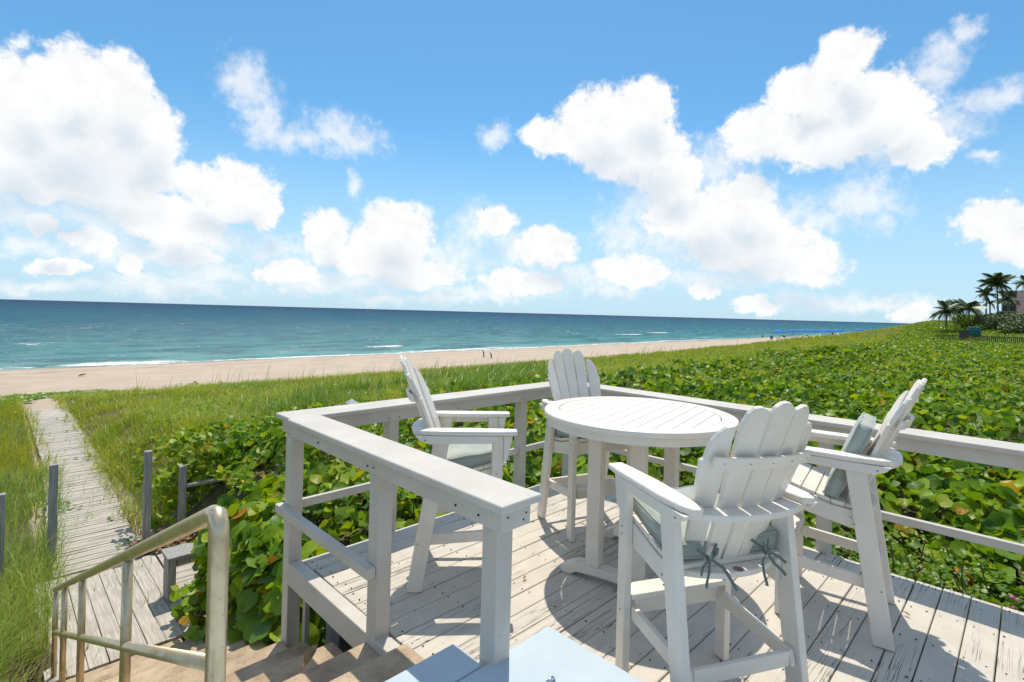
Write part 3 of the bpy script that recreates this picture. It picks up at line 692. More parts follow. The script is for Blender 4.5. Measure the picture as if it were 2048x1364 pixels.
def cushion_mesh(name, w_, d_, h_):
    n = 15; V = []; F = []
    for s in (1, -1):
        for j in range(n):
            for i in range(n):
                u = -1 + 2 * i / (n - 1); v = -1 + 2 * j / (n - 1)
                e = (1 - abs(u) ** 7) * (1 - abs(v) ** 7)
                puff = .5 * h_ * (.62 + .38 * max(0, e) ** .55) if e > 0 else .31 * h_
                if max(abs(u), abs(v)) > .999: puff = .36 * h_
                x = u * w_ / 2 * (1 - .06 * v) ; y = v * d_ / 2
                z = s * (puff + .004 * math.sin(9 * u + 3) * math.sin(8 * v))
                V.append((x, y, z))
    N = n * n
    for j in range(n - 1):
        for i in range(n - 1):
            a = j * n + i; F.append((a, a + 1, a + n + 1, a + n)); F.append((N + a, N + a + n, N + a + n + 1, N + a + 1))
    edge = [i for i in range(n)] + [j * n + n - 1 for j in range(1, n)] + [(n - 1) * n + i for i in range(n - 2, -1, -1)] + [j * n for j in range(n - 2, 0, -1)]
    for a, b in zip(edge, edge[1:] + edge[:1]): F.append((a, N + a, N + b, b))
    m = MB().add(V, F); piping = MB()
    for s in (1, -1):
        pts = [Vector(V[e + (0 if s > 0 else N)]) for e in edge]; piping.tube(pts + [pts[0]], .0045, 6, False)
    return m.mesh(name, M['sage_fabric'], True), piping.mesh('piping', M['sage_fabric'], True)
cm, pm = cushion_mesh('cover', .49, .45, .095)
def ribbon(pts, wd):
    mb = MB(); pts = [Vector(p) for p in pts]
    for a, b in zip(pts[:-1], pts[1:]):
        t = (b - a).normalized(); sdir = t.cross(Vector((0, 1, 0))); sdir = sdir.normalized() * wd if sdir.length > .01 else Vector((wd, 0, 0))
        nn = t.cross(sdir).normalized() * .002
        mb.prism([a - sdir - nn, a + sdir - nn, a + sdir + nn, a - sdir + nn], b - a)
    return mb
def cushion(k, label, prop=False):
    c = CH[k]; t = thing('seat_cushion', label, 'cushion', (0, 0, 0), 0, 'sage green chair cushions')
    if not prop: loc = Vector((0, .035, .800)); rot = Matrix.Rotation(R(8.5), 4, 'X')
    else: loc = Vector((0, -.13, .955)); rot = Matrix.Rotation(R(111), 4, 'X')
    t.matrix_world = Matrix.Translation(c.location) @ Matrix.Rotation(c.rotation_euler.z, 4, 'Z') @ Matrix.Translation(loc) @ rot
    cv = mk('cover', cm, t); pp = mk('piping', pm, cv)
    inv = rot.to_3x3().inverted()
    for s in (-1, 1):
        if prop:
            L_ = [[(s * .2, -.23, -.03), (s * .215, -.30, -.10), (s * .22, -.35, -.115)], [(s * .22, -.35, -.115), (s * .24, -.40, -.13), (s * .21, -.42, -.10)]]
            mb = MB()
            for q in L_: r_ = ribbon(q, .010); mb.add(r_.v, r_.f)
        else:
            mb = MB(); K = Vector((s * .145, -.248, .755))
            for q in ([(s * .085, -.215, .80), tuple(K)], [(s * .185, -.215, .785), tuple(K)],
                      [tuple(K), (s * .19, -.265, .735), (s * .215, -.285, .712)], [tuple(K), (s * .10, -.275, .725), (s * .085, -.30, .69), (s * .075, -.33, .655)],
                      [tuple(K), (s * .165, -.27, .71), (s * .19, -.29, .685), (s * .20, -.30, .668)], [tuple(K), (s * .125, -.262, .775), (s * .115, -.258, .80), tuple(K)]):
                q = [tuple(inv @ (Vector(p) - loc)) for p in q]; r_ = ribbon(q, .0062); mb.add(r_.v, r_.f)
            kk = inv @ (K - loc); mb.tube([kk + Vector((-.012, 0, 0)), kk + Vector((.012, 0, 0))], .013, 8)
        mb.obj('tie', M['tie_fabric'], t)
cushion('left', 'sage seat cushion on the chair beside the rail that ends at the steps'); cushion('back', 'sage seat cushion on the chair in the far rail corner, seen under the tabletop')
cushion('near', 'sage seat cushion tied with dark bows to the chair seen from behind'); cushion('right', 'sage cushion propped upright against the back of the bare-seated chair', True)

# ------------------------------------------------------------------ board walk below
bwk = bpy.data.objects.new('boardwalk', None); COL.objects.link(bwk); bwk.location = (1.1, 8.7, -1.74); tag(bwk, 'weathered narrow boardwalk of cross slats leading through the dune grass to the beach', kind='structure')
slm = MB().box(-.475, .475, -.0395, .0395, -.03, 0).mesh('slat', M['grey_timber']); i = 0; y = 8.68
while y < 23.4:
    sink = .22 * float(sstep(y, 19.5, 23.5))
    o = mk('slat', slm, bwk, 0, (float(bwx(y)) + random.uniform(-.012, .012), y, -1.74 - .10 * sstep(y, 20.5, 23.5) + random.uniform(-.004, .004))); o.rotation_euler = (random.uniform(-.02, .02), random.uniform(-.008, .008), random.uniform(-.012, .012)); at_parent(o, bwk); y += .0925
for x in (.80, 1.40): o = MB().box(x - .04, x + .04, 8.64, 10.4, -1.85, -1.772).obj('bearer', M['grey_timber'], bwk); at_parent(o, bwk)
pf = bpy.data.objects.new('platform', None); COL.objects.link(pf); pf.location = (1.1, 7.4, -1.74); tag(pf, 'grey timber platform of long boards at the foot of the stone steps', kind='structure')
plm = MB().box(-.076, .076, -1.16, 1.16, -.035, 0).mesh('board', M['grey_timber'])
# grain of the long boards runs along y: turn the slab through a quarter
plm2 = MB().box(-1.16, 1.16, -.076, .076, -.035, 0).mesh('board', M['grey_timber'])
for i in range(8):
    o = mk('board', plm2, pf, .005, (.47 + i * .1575, 7.42 + random.uniform(-.02, .02), -1.74 + random.uniform(-.003, .003)), R(90) + random.uniform(-.004, .004)); at_parent(o, pf)
slm3 = MB().box(-.52, .52, -.041, .041, -.03, 0).mesh('slat', M['grey_timber'])
for i in range(24):
    o = mk('slat', slm3, pf, 0, (2.19, 6.55 + i * .0905, -1.745 + random.uniform(-.003, .003)), random.uniform(-.008, .008)); at_parent(o, pf)
bn_ = thing('low_bench', 'low grey plank bench half swallowed by sea grape leaves', 'bench', (1.535, 7.15, -1.74))
MB().box(-.06, .95, -.17, .17, .50, .54).obj('seat', M['post_timber'], bn_, .006)
for x in (.0, .82): MB().box(x - .04, x + .04, -.12, .12, 0.004, .498).obj('leg', M['post_timber'], bn_, .005)
MB().box(.045, .775, -.11, -.08, .40, .497).obj('apron', M['post_timber'], bn_, .004)
def gpost(x, y, zb, zt, label, wd=.045):
    o = MB().box(-wd, wd, -wd, wd, 0, zt - zb).obj('timber_post', M['post_timber'], None, .006, loc=(x, y, zb)); return tag(o, label, 'post', 'grey posts by the boardwalk')
gpost(1.60, 8.86, -1.95, -.36, 'grey timber post where the boardwalk meets the platform, on the shrub side')
gpost(.61, 9.19, -1.95, -.44, 'slim grey post at the grassy edge of the boardwalk')
gpost(.10, 8.55, -1.95, -.55, 'grey post standing alone deep in the tall grass')
gpost(2.07, 9.02, -1.95, -.70, 'grey post carrying the end of the weathered fence rail')
fr_ = thing('fence_rail', 'weathered low rail running into the sea grape thicket', 'rail', (2.118, 9.02, -1.0))
MB().box(0, 1.75, -.06, .06, -.025, .02).obj('bar', M['post_timber'], fr_, .005)
for x in (.75, 1.6): MB().box(x - .035, x + .035, -.035, .035, -.95, -.027).obj('post', M['post_timber'], fr_, .004)
sp = atd(565, 936, 8.0); sb = thing('white_board', 'small white board fixed to a rail end among the shrubs', 'board', tuple(sp))
MB().box(-.02, .36, -.02, .02, -.03, .09).obj('panel', M['pole_white'], sb, .004); MB().box(.0, .06, .022, .08, -1.2, .05).obj('stake', M['post_timber'], sb)
sb.rotation_euler = (0, 0, R(2))
cp = atd(703, 803, 10.2); pc = thing('capped_post', 'post with grey pyramid cap poking out of the shrubs behind the railing', 'post', (cp[0], cp[1], -1.4))
hh = cp[2] + 1.4; MB().box(-.06, .06, -.06, .06, 0, hh - .03).obj('shaft', M['rail_paint'], pc, .004)
MB().add([(-.1, -.1, hh - .03), (.1, -.1, hh - .03), (.1, .1, hh - .03), (-.1, .1, hh - .03), (0, 0, hh + .06), (-.1, -.1, hh - .045), (.1, -.1, hh - .045), (.1, .1, hh - .045), (-.1, .1, hh - .045)],
         [(0, 1, 4), (1, 2, 4), (2, 3, 4), (3, 0, 4), (8, 7, 6, 5), (0, 5, 6, 1), (1, 6, 7, 2), (2, 7, 8, 3), (3, 8, 5, 0)]).obj('cap', M['cap_grey'], pc)

# ------------------------------------------------------------------ sea grape
def leaf_template(seg, rings, wave=.06, fold=.24, cup=.10):
    V = [(0, -.12, 0)]; F3 = []
    def rr(t):
        d = abs(((t + math.pi / 2 + math.pi) % (2 * math.pi)) - math.pi)
        return 1 - .34 * math.exp(-(d / .34) ** 2)
    for ri, q in enumerate(rings):
        for k in range(seg):
            t = -math.pi / 2 + 2 * math.pi * k / seg; r_ = rr(t) * q
            x = r_ * math.cos(t); y = r_ * math.sin(t) * .94
            z = fold * abs(x) - cup * (x * x + y * y) + wave * math.sin(3 * t + 1) * q + .05 * math.sin(5 * t) * q * q
            V.append((x, y, z))
    for k in range(seg): F3.append((0, 1 + k, 1 + (k + 1) % seg))
    for ri in range(len(rings) - 1):
        o = 1 + ri * seg; p = o + seg
        for k in range(seg):
            k2 = (k + 1) % seg; F3 += [(o + k, p + k, p + k2), (o + k, p + k2, o + k2)]
    V = np.array(V); uv = np.stack([V[:, 0] * .5 + .5, V[:, 1] * .5 + .5], 1)
    return V, np.array(F3), uv
def scatter(tmpl, pos, nrm, spin, size):
    V, F, uv = tmpl; n = len(pos)
    nrm = nrm / np.linalg.norm(nrm, axis=1, keepdims=True)
    ref = np.stack([np.cos(spin), np.sin(spin), np.zeros(n)], 1)
    t = ref - nrm * (ref * nrm).sum(1, keepdims=True); t /= np.linalg.norm(t, axis=1, keepdims=True) + 1e-9
    b = np.cross(nrm, t)
    P_ = pos[:, None, :] + size[:, None, None] * (V[None, :, 0:1] * t[:, None] + V[None, :, 1:2] * b[:, None] + V[None, :, 2:3] * nrm[:, None])
    off = (np.arange(n) * len(V))[:, None, None]
    return P_.reshape(-1, 3), (F[None] + off).reshape(-1, 3), np.tile(uv, (n, 1))
def in_grape(x, y):
    ok = (y < yb(x) + .35 * vnoise(x, y, .8) * 2) & (x > 1.52)
    deckz = (x < 4.66 + .10 * vnoise(y, x, .5)) & (y < 3.80)
    plat = (x > 1.4) & (x < 2.35 + .3 * vnoise(x, y, .5)) & (y > 6.05 + .4 * vnoise(y, x, .6)) & (y < 9.12)
    return ok & ~deckz & ~plat
def canopy(x, y):
    t = top_z(x, y) + .5 * vnoise(x, y, 1.1) + .42 * vnoise(x + 9, y, .42)
    far = .35 * vnoise(x, y, 7.) * sstep(x, 15, 35)
    t = t + far
    # the thicket drops to the ground at its open edges
    e1 = sstep(x, 1.5, 2.0); e2 = sstep(np.maximum(x - 4.66, (y - 3.78) * 1.0), .0, .55)
    sinkp = 1 - (1 - sstep(np.abs(y - 7.6), 1.5, 2.0)) * (1 - sstep(x, 2.5, 3.2))
    return t - (1 - e2) * .30 - (1 - e1) * .25 * (y > 5) - (1 - sinkp) * .5
TL2 = {'mid': leaf_template(9, (1.0,), .12, .62, -.12), 'lo': leaf_template(6, (1.0,), .12, .6, -.1)}
TL = {'hi': leaf_template(16, (.5, 1.0)), 'mid': leaf_template(9, (1.0,)), 'lo': leaf_template(6, (1.0,))}
def grape_patch(x0, x1, y0, y1, dens, rmin, rmax, deep):
    n = int((x1 - x0) * (y1 - y0) * dens); x = rng.uniform(x0, x1, n); y = rng.uniform(y0, y1, n)
    k = in_grape(x, y); x, y = x[k], y[k]; n = len(x)
    d = np.abs(rng.normal(0, deep, n)); c = canopy(x, y); z = c - d
    z = np.maximum(z, ground_z(x, y) + .04)
    e = .15
    gxn = (canopy(x + e, y) - canopy(x - e, y)) / (2 * e); gyn = (canopy(x, y + e) - canopy(x, y - e)) / (2 * e)
    N = np.stack([-gxn * .7 + rng.normal(0, .75, n) - .12, -gyn * .7 + rng.normal(0, .75, n) - .12, np.ones(n)], 1)
    s = rng.uniform(rmin, rmax, n) * (1 - .25 * rng.random(n) ** 3)
    return np.stack([x, y, z], 1), N, rng.uniform(0, 6.28, n), s, d
def side_patch(n, f, nx_, ny_, rmin, rmax, zlo):
    """leaves on the open faces of the thicket: f(n) gives x, y on the face"""
    x, y = f(n); c = canopy(x + nx_ * -.25, y + ny_ * -.25); g = np.maximum(ground_z(x, y), zlo); z = g + (c - g) * rng.random(n) ** .8
    x = x + nx_ * rng.normal(-.02, .07, n); y = y + ny_ * rng.normal(-.02, .07, n)
    N = np.stack([nx_ * .8 + rng.normal(0, .45, n) + .1, ny_ * .8 + rng.normal(0, .45, n) + .1, .75 + rng.normal(0, .3, n)], 1)
    return np.stack([x, y, z], 1), N, rng.uniform(0, 6.28, n), rng.uniform(rmin, rmax, n), np.zeros(n)
def low_patch(n, x0, x1, y0, y1, z0, z1):
    x = rng.uniform(x0, x1, n); y = rng.uniform(y0, y1, n); z = rng.uniform(z0, z1, n) - .5 * (y - y0) * (z1 - z0)
    return np.stack([x, y, z], 1), rng.normal(0, .6, (n, 3)) + np.array([-.2, -.1, 1.]), rng.uniform(0, 6.28, n), rng.uniform(.035, .075, n), np.zeros(n)
def cat(*ps): return [np.concatenate([p[i] for p in ps]) for i in range(5)]
def build_thicket(name, label, patches, tm, singles, loc, rad_boost=1.0):
    th = thing(name, label, 'shrub', loc, 0, 'sea grape thickets around the deck')
    P_, N, S, Z_, D = cat(*patches)
    dist = np.linalg.norm(P_ - np.array([0, 0, HC]), axis=1); score = Z_ / dist * np.where(D < .06, 1., .2)
    # only leaves in view and unhidden can be picked apart
    dv = P_ - np.array([0, 0, HC]); u = (dv @ RGT) / (dv @ FWD); v = (dv[:, 2]) / (dv @ FWD)
    score = np.where((np.abs(u) < .98) & (v < -.02) & (v > -.68), score, 0)
    idx = np.argsort(-score)[:singles]; mask = np.ones(len(P_), bool); mask[idx] = False
    if singles:
        V, F, uv = TL['hi']; lm = npmesh('leaf', V, F, M['leaf_single'], uv, True)
        for i in idx:
            n = Vector(N[i]).normalized(); ref = Vector((math.cos(S[i]), math.sin(S[i]), 0)); t = (ref - n * ref.dot(n)).normalized(); b = n.cross(t)
            o = bpy.data.objects.new('leaf', lm); COL.objects.link(o); o.parent = th; s = float(Z_[i]) * 1.06; p = Vector(P_[i]) - th.location
            o.matrix_basis = Matrix(((t.x * s, b.x * s, n.x * s, p.x), (t.y * s, b.y * s, n.y * s, p.y), (t.z * s, b.z * s, n.z * s, p.z), (0, 0, 0, 1)))
    cur = mask & (rng.random(len(P_)) < .45); mask = mask & ~cur
    V, F, U = scatter(TL[tm], P_[mask] - np.array(loc), N[mask], S[mask], Z_[mask])
    V2, F2, U2 = scatter(TL2[tm], P_[cur] - np.array(loc), N[cur], S[cur], Z_[cur] * .9)
    o = mk('foliage', npmesh('foliage', np.concatenate([V, V2]), np.concatenate([F, F2 + len(V)]), M['leaf'], np.concatenate([U, U2]), True), th); o['kind'] = 'stuff'
    return th
uni = lambda a, b: (lambda n: rng.uniform(a, b, n))
def stems(th, n, fx, fy):
    mb = MB()
    for i in range(n):
        x = fx(); y = fy()
        if not in_grape(np.array([x]), np.array([y]))[0]: continue
        z0 = float(ground_z(x, y)) - .05; z1 = float(canopy(np.array([x]), np.array([y]))[0]) - .12
        if z1 < z0 + .15: continue
        dx, dy = random.uniform(-.2, .2), random.uniform(-.2, .2); L_ = th.location
        mb.tube([(x - dx - L_.x, y - dy - L_.y, z0 - L_.z), (x - dx * .4 - L_.x, y - dy * .6 - L_.y, (z0 + z1) / 2 - L_.z), (x - L_.x, y - L_.y, z1 - L_.z)], [.016, .012, .006], 5)
    o = mb.obj('stem', M['stem'], th); o['kind'] = 'stuff'
thL = build_thicket('sea_grape_thicket', 'sea grape thicket with yellowing leaves between the steps and the far deck rail',
    [grape_patch(1.52, 3.6, 3.7, 7.2, 200, .040, .108, .15), side_patch(620, lambda n: (np.full(n, 1.60) + rng.uniform(-.05, .12, n), rng.uniform(3.75, 6.05, n)), -1, 0, .055, .115, -1.9),
     side_patch(200, lambda n: (rng.uniform(1.5, 2.6, n), np.full(n, 6.0)), 0, 1, .05, .1, -1.75), low_patch(110, 1.45, 1.85, 5.9, 6.75, -1.70, -1.20), side_patch(240, lambda n: (rng.uniform(1.6, 3.6, n), np.full(n, 3.86)), 0, -1, .06, .11, -1.2)],
    'mid', 280, (2.4, 5., -1.4))
stems(thL, 90, lambda: random.uniform(1.6, 3.6), lambda: random.uniform(3.8, 7))
thM = build_thicket('sea_grape_thicket', 'sea grape thicket behind the weathered rail, thinning into the dune grass',
    [grape_patch(1.6, 7.4, 7.0, 11.4, 190, .034, .088, .14), grape_patch(3.6, 4.7, 3.7, 7.0, 130, .06, .11, .16), grape_patch(4.7, 6.6, 5.0, 7.0, 100, .06, .105, .15),
     side_patch(380, lambda n: (rng.uniform(1.75, 4.2, n), np.full(n, 9.16)), 0, -1, .05, .095, -1.8), side_patch(200, lambda n: (rng.uniform(3.5, 4.7, n), np.full(n, 3.9)), 0, -1, .06, .11, -1.2)], 'mid', 200, (3.6, 9., -1.4))
stems(thM, 90, lambda: random.uniform(1.9, 6), lambda: random.uniform(4, 10))
thR = build_thicket('sea_grape_thicket', 'glossy sea grape thicket just outside the long straight rail with one lower bar',
    [grape_patch(4.66, 8.0, -2.5, 5.0, 250, .036, .104, .14), grape_patch(6.6, 10., 5.0, 8.0, 90, .06, .105, .15), grape_patch(8.0, 11., -2.5, 5.0, 240, .034, .092, .13),
     side_patch(700, lambda n: (np.full(n, 4.86) + rng.uniform(-.05, .2, n), rng.uniform(-1.5, 3.8, n)), -1, 0, .055, .11, -1.)], 'mid', 290, (5.5, 1.5, -1.))
stems(thR, 160, lambda: random.uniform(4.8, 8), lambda: random.uniform(-1, 5))
thF = build_thicket('sea_grape_thicket', 'broad field of sea grape rolling away over the dune beyond the deck', [grape_patch(11, 17, -2, 7.5, 260, .035, .082, .13), grape_patch(17, 26, -2, 8, 220, .04, .08, .12), grape_patch(26, 45, -3, 9, 120, .055, .095, .12)], 'lo', 0, (15., 2., -.3))
thH = build_thicket('sea_grape_thicket', 'low green scrub covering the far dune hill below the palms', [grape_patch(45, 80, -4, 11, 55, .08, .13, .10), grape_patch(80, 165, -8, 20, 24, .12, .20, .15)], 'lo', 0, (80., 2., 0.))

# weeds with pink flowers along the deck edge, far side of the long rail
wd = thing('weed_patch', 'fine-leaved weeds with pink flowers along the deck edge under the long rail', 'weeds', (5.0, .3, -.5))
n = 5200; x = rng.uniform(4.60, 5.75, n); y = rng.uniform(-1.2, 1.35, n); k = rng.random(n) < np.exp(-((x - 4.95) / .45) ** 2) + .1; x, y = x[k], y[k]; n = len(x)
z = -.42 + .30 * rng.random(n) ** .8 + .12 * vnoise(x, y, .3) + .14 * (x - 4.8)
N = np.stack([rng.normal(0, .6, n), rng.normal(0, .6, n), np.ones(n)], 1)
V, F, U = scatter(leaf_template(6, (1.0,)), np.stack([x - 5, y - .3, z + .5], 1), N, rng.uniform(0, 6.28, n), rng.uniform(.010, .024, n))
o = mk('foliage', npmesh('foliage', V, F, M['weed'], U), wd); o['kind'] = 'stuff'
fl = leaf_template(8, (1.0,))
for i in range(9):
    p = (random.uniform(-.15, .35), random.uniform(-.5, .8), random.uniform(.22, .42)); mb = MB()
    for kk in range(5):
        a_ = kk * 1.2566; mb.tube([p, (p[0] + .014 * math.cos(a_), p[1] + .014 * math.sin(a_), p[2] + .006)], [.003, .008], 5)
    mb.obj('flower', M['pink_flower'], wd)
tw = MB(); 
for i in range(26):
    x_, y_ = random.uniform(-.35, .3), random.uniform(-1.2, 1.6); a_ = random.uniform(-.25, .25); b_ = random.uniform(-.25, .25)
    tw.tube([(x_, y_, -.05), (x_ + a_ * .4, y_ + b_ * .4, .2), (x_ + a_, y_ + b_, random.uniform(.32, .6))], [.011, .008, .004], 5)
o = tw.obj('dry_stem', M['twig'], wd); o['kind'] = 'stuff'

# ------------------------------------------------------------------ dune grass (nobody could count it)
def blades(x, y, z, length, width, lean, segs=3):
    n = len(x); a = rng.uniform(0, 6.28, n); dx, dy = np.cos(a), np.sin(a); px, py = -dy, dx
    # sea breeze bends the blades the same way
    dx = dx * lean + .10; dy = dy * lean - .16
    V = np.zeros((n, 2 * segs + 1, 3))
    for s in range(segs + 1):
        t = s / segs; q = t * t
        cx = x + dx * length * q * 1.1; cy = y + dy * length * q * 1.1; cz = z + length * (t - .28 * q * (.4 + np.hypot(dx, dy)))
        wv = width * (1 - t) ** .7 * .5
        if s < segs: V[:, 2 * s] = np.stack([cx - px * wv, cy - py * wv, cz], 1); V[:, 2 * s + 1] = np.stack([cx + px * wv, cy + py * wv, cz], 1)
        else: V[:, 2 * s] = np.stack([cx, cy, cz], 1)
    F = []
    for s in range(segs - 1): F += [(2*s, 2*s+1, 2*s+3), (2*s, 2*s+3, 2*s+2)]
    F += [(2*segs-2, 2*segs-1, 2*segs)]
    F = np.array(F); off = (np.arange(n) * (2 * segs + 1))[:, None, None]
    return V.reshape(-1, 3), (F[None] + off).reshape(-1, 3)
def grass_pts(x0, x1, y0, y1, dens, cond, clump=.35):
    n = int((x1 - x0) * (y1 - y0) * dens); x = rng.uniform(x0, x1, n); y = rng.uniform(y0, y1, n)
    k = cond(x, y) & (rng.random(n) < .45 + clump * 3 * vnoise(x, y, .8) + 1.1 * vnoise(x + 40, y, .22, 2)); return x[k], y[k]
def join(*vf):
    V = np.concatenate([a for a, _ in vf]); F = []; o = 0
    for a, f in vf: F.append(f + o); o += len(a)
    return V, np.concatenate(F)
# near: the bank left of the steps and board walk
edge = lambda x, y: np.interp(y, [0, 2.4, 6, 7.5, 9, 14, 20, 24], [.2, .24, .36, .52, .70, .98, .95, .7]) + .22 * vnoise(x * 3, y, .5)
cl = lambda x, y: x < edge(x, y)
xa, ya = grass_pts(-2.6, .9, 2.0, 9.0, 1500, cl); A = blades(xa, ya, ground_z(xa, ya) - .02, rng.uniform(.35, .85, len(xa)), rng.uniform(.006, .012, len(xa)), rng.uniform(.15, .75, len(xa)), 4)
xb, yb_ = grass_pts(-2.6, 1.0, 9.0, 14, 800, cl); B = blades(xb, yb_, ground_z(xb, yb_) - .02, rng.uniform(.35, .75, len(xb)), rng.uniform(.008, .014, len(xb)), rng.uniform(.15, .7, len(xb)))
V, F = join(A, B)
tag(mk('dune_grass', npmesh('dune_grass', V, F, M['grass_near'])), 'tall green dune grass on the bank beside the handrail', 'grass', kind='stuff')
xc, yc = grass_pts(-4, 1.0, 14, 25, 420, cl); Cc = blades(xc, yc, ground_z(xc, yc) - .02, rng.uniform(.3, .65, len(xc)), rng.uniform(.010, .018, len(xc)), rng.uniform(.15, .7, len(xc)), 2)
right_edge = lambda x, y: np.interp(y, [8.8, 11, 14, 18, 21, 24], [1.56, 1.46, 1.54, 1.60, 1.58, 1.6]) - .35 * np.maximum(0, vnoise(x * 3, y, .6))
cr_ = lambda x, y: (y > yb(x) - .5) & (x > right_edge(x, y)) & (y < 25.4 + 2.4 * vnoise(x, y, 2.))
xd, yd = grass_pts(1.2, 7, 8.9, 17, 1100, cr_); D_ = blades(xd, yd, ground_z(xd, yd) - .02, rng.uniform(.22, .55, len(xd)), rng.uniform(.008, .014, len(xd)), rng.uniform(.2, .95, len(xd)))
xe, ye = grass_pts(1.2, 16, 14, 27, 440, lambda x, y: cr_(x, y) & ~((x < 7) & (y < 17))); E_ = blades(xe, ye, ground_z(xe, ye) - .02, rng.uniform(.2, .46, len(xe)), rng.uniform(.014, .024, len(xe)), rng.uniform(.2, .95, len(xe)), 3)
xf, yf = grass_pts(7, 16, 5.5, 14, 560, cr_); F_ = blades(xf, yf, ground_z(xf, yf) - .02, rng.uniform(.2, .46, len(xf)), rng.uniform(.012, .02, len(xf)), rng.uniform(.2, .95, len(xf)), 3)
xg, yg = grass_pts(16, 34, 5.5, 27, 200, cr_); G_ = blades(xg, yg, ground_z(xg, yg) - .02, rng.uniform(.22, .48, len(xg)), rng.uniform(.025, .045, len(xg)), rng.uniform(.15, .6, len(xg)), 2)
xh, yh = grass_pts(34, 70, 6.5, 25.5, 40, cr_); H_ = blades(xh, yh, ground_z(xh, yh) - .02, rng.uniform(.25, .5, len(xh)), rng.uniform(.06, .10, len(xh)), rng.uniform(.15, .6, len(xh)), 2)
xi, yi = grass_pts(70, 150, 8, 25.5, 14, cr_); I_ = blades(xi, yi, ground_z(xi, yi) - .02, rng.uniform(.3, .55, len(xi)), rng.uniform(.12, .2, len(xi)), rng.uniform(.15, .6, len(xi)), 2)
V, F = join(Cc, D_, E_, F_, G_, H_, I_)
tag(mk('dune_grass', npmesh('dune_grass', V, F, M['grass_far'])), 'yellow green dune grass between the shrubs and the beach', 'grass', kind='stuff')
xk = rng.uniform(4.5, 14, 9000); yk = rng.uniform(8.5, 15, 9000); k = (vnoise(xk, yk, 1.8) > -.02) & (yk > yb(xk) + .3); xk, yk = xk[k], yk[k]
V, F = blades(xk, yk, ground_z(xk, yk), rng.uniform(.45, .85, len(xk)), rng.uniform(.022, .04, len(xk)), rng.uniform(.2, .8, len(xk)), 3)
tag(mk('dune_herbs', npmesh('dune_herbs', V, F, M['weed'])), 'darker broad-bladed herbs in the dune grass behind the far rail', 'herbs', kind='stuff')
n = 22000; x = rng.uniform(1.8, 30, n); y = rng.uniform(6.5, 19.5, n); k = (y > yb(x) - .2) & (vnoise(x, y, 2.2) + .5 * vnoise(x, y, .7) > .10 + .012 * np.maximum(0, y - 14)); x, y = x[k], y[k]; n = len(x)
V, F, U = scatter(TL['lo'], np.stack([x, y, ground_z(x, y) + rng.uniform(.10, .36, n)], 1), np.stack([rng.normal(0, .7, n), rng.normal(0, .7, n), np.ones(n)], 1), rng.uniform(0, 6.28, n), rng.uniform(.022, .05, n))
tag(mk('dune_herbs', npmesh('dune_herbs', V, F, M['leaf'], U)), 'low round-leaved plants creeping through the dune grass', 'herbs', kind='stuff')
# sea oat stalks above the crest
xs1 = np.concatenate([rng.uniform(3, 22, 110), rng.normal(37, 1.0, 22), rng.uniform(22, 60, 30)]); ys1 = np.concatenate([rng.uniform(20, 25, 110), rng.normal(21.5, .5, 22), rng.uniform(19, 24, 30)])
V, F = blades(xs1, ys1, ground_z(xs1, ys1), rng.uniform(.8, 1.4, len(xs1)), np.where(xs1 > 30, .05, .022), rng.uniform(.05, .25, len(xs1)), 3)
tag(mk('sea_oats', npmesh('sea_oats', V, F, M['grass_near'])), 'thin sea oat stalks standing along the dune crest against the sand', 'sea oats', kind='stuff')
# creeping beach vine on the sand where the board walk ends, and tufts on the walk
n = 9000; x = rng.uniform(-6, 9, n); y = rng.uniform(22.5, 30, n); k = (vnoise(x, y, 1.6) + .35 * vnoise(x, y, .5) > .04 + .022 * np.maximum(0, y - 25.5)) & ~((np.abs(x - 1.2) < .5) & (y < 24)); x, y = x[k], y[k]
n2 = 1500; x2 = rng.uniform(.5, 1.75, n2); y2 = rng.uniform(9, 22, n2); k = (vnoise(x2 * 1.5, y2, .7) > .13) & (np.abs(x2 - bwx(y2)) > .32 * rng.random(n2)); x2, y2 = x2[k], y2[k]
xx = np.concatenate([x, x2]); yy = np.concatenate([y, y2]); zz = np.concatenate([ground_z(x, y) + .05, np.full(len(x2), -1.70)]); n = len(xx)
V, F, U = scatter(TL['lo'], np.stack([xx, yy, zz], 1), np.stack([rng.normal(0, .35, n), rng.normal(0, .35, n), np.ones(n)], 1), rng.uniform(0, 6.28, n), np.concatenate([rng.uniform(.05, .10, len(x)), rng.uniform(.025, .05, len(x2))]))
tag(mk('beach_vine', npmesh('beach_vine', V, F, M['weed'], U)), 'creeping green vine over the sand and boardwalk edges', 'vine', kind='stuff')
x3 = rng.uniform(.3, 1.6, 900); y3 = rng.uniform(6.4, 18, 900); k = vnoise(x3 * 2, y3, .5) > .1; x3, y3 = x3[k], y3[k]
V, F = blades(x3, y3, np.full(len(x3), -1.76), rng.uniform(.12, .32, len(x3)), rng.uniform(.005, .010, len(x3)), rng.uniform(.3, .9, len(x3)), 3)
tag(mk('grass_tufts', npmesh('grass_tufts', V, F, M['grass_near'])), 'loose grass tufts growing up through the boardwalk gaps', 'grass', kind='stuff')
x4 = rng.uniform(1.45, 2.6, 420); y4 = rng.uniform(8.55, 9.05, 420)
V, F, U = scatter(TL['lo'], np.stack([x4, y4, np.full(420, -1.715) + rng.uniform(0, .06, 420)], 1), rng.normal(0, .5, (420, 3)) + np.array([0, 0, 1]), rng.uniform(0, 6.28, 420), rng.uniform(.018, .05, 420))
tag(mk('leaf_litter', npmesh('leaf_litter', V, F, M['dry_leaf'], U)), 'brown fallen leaves heaped on the platform below the fence rail', 'leaves', kind='stuff')

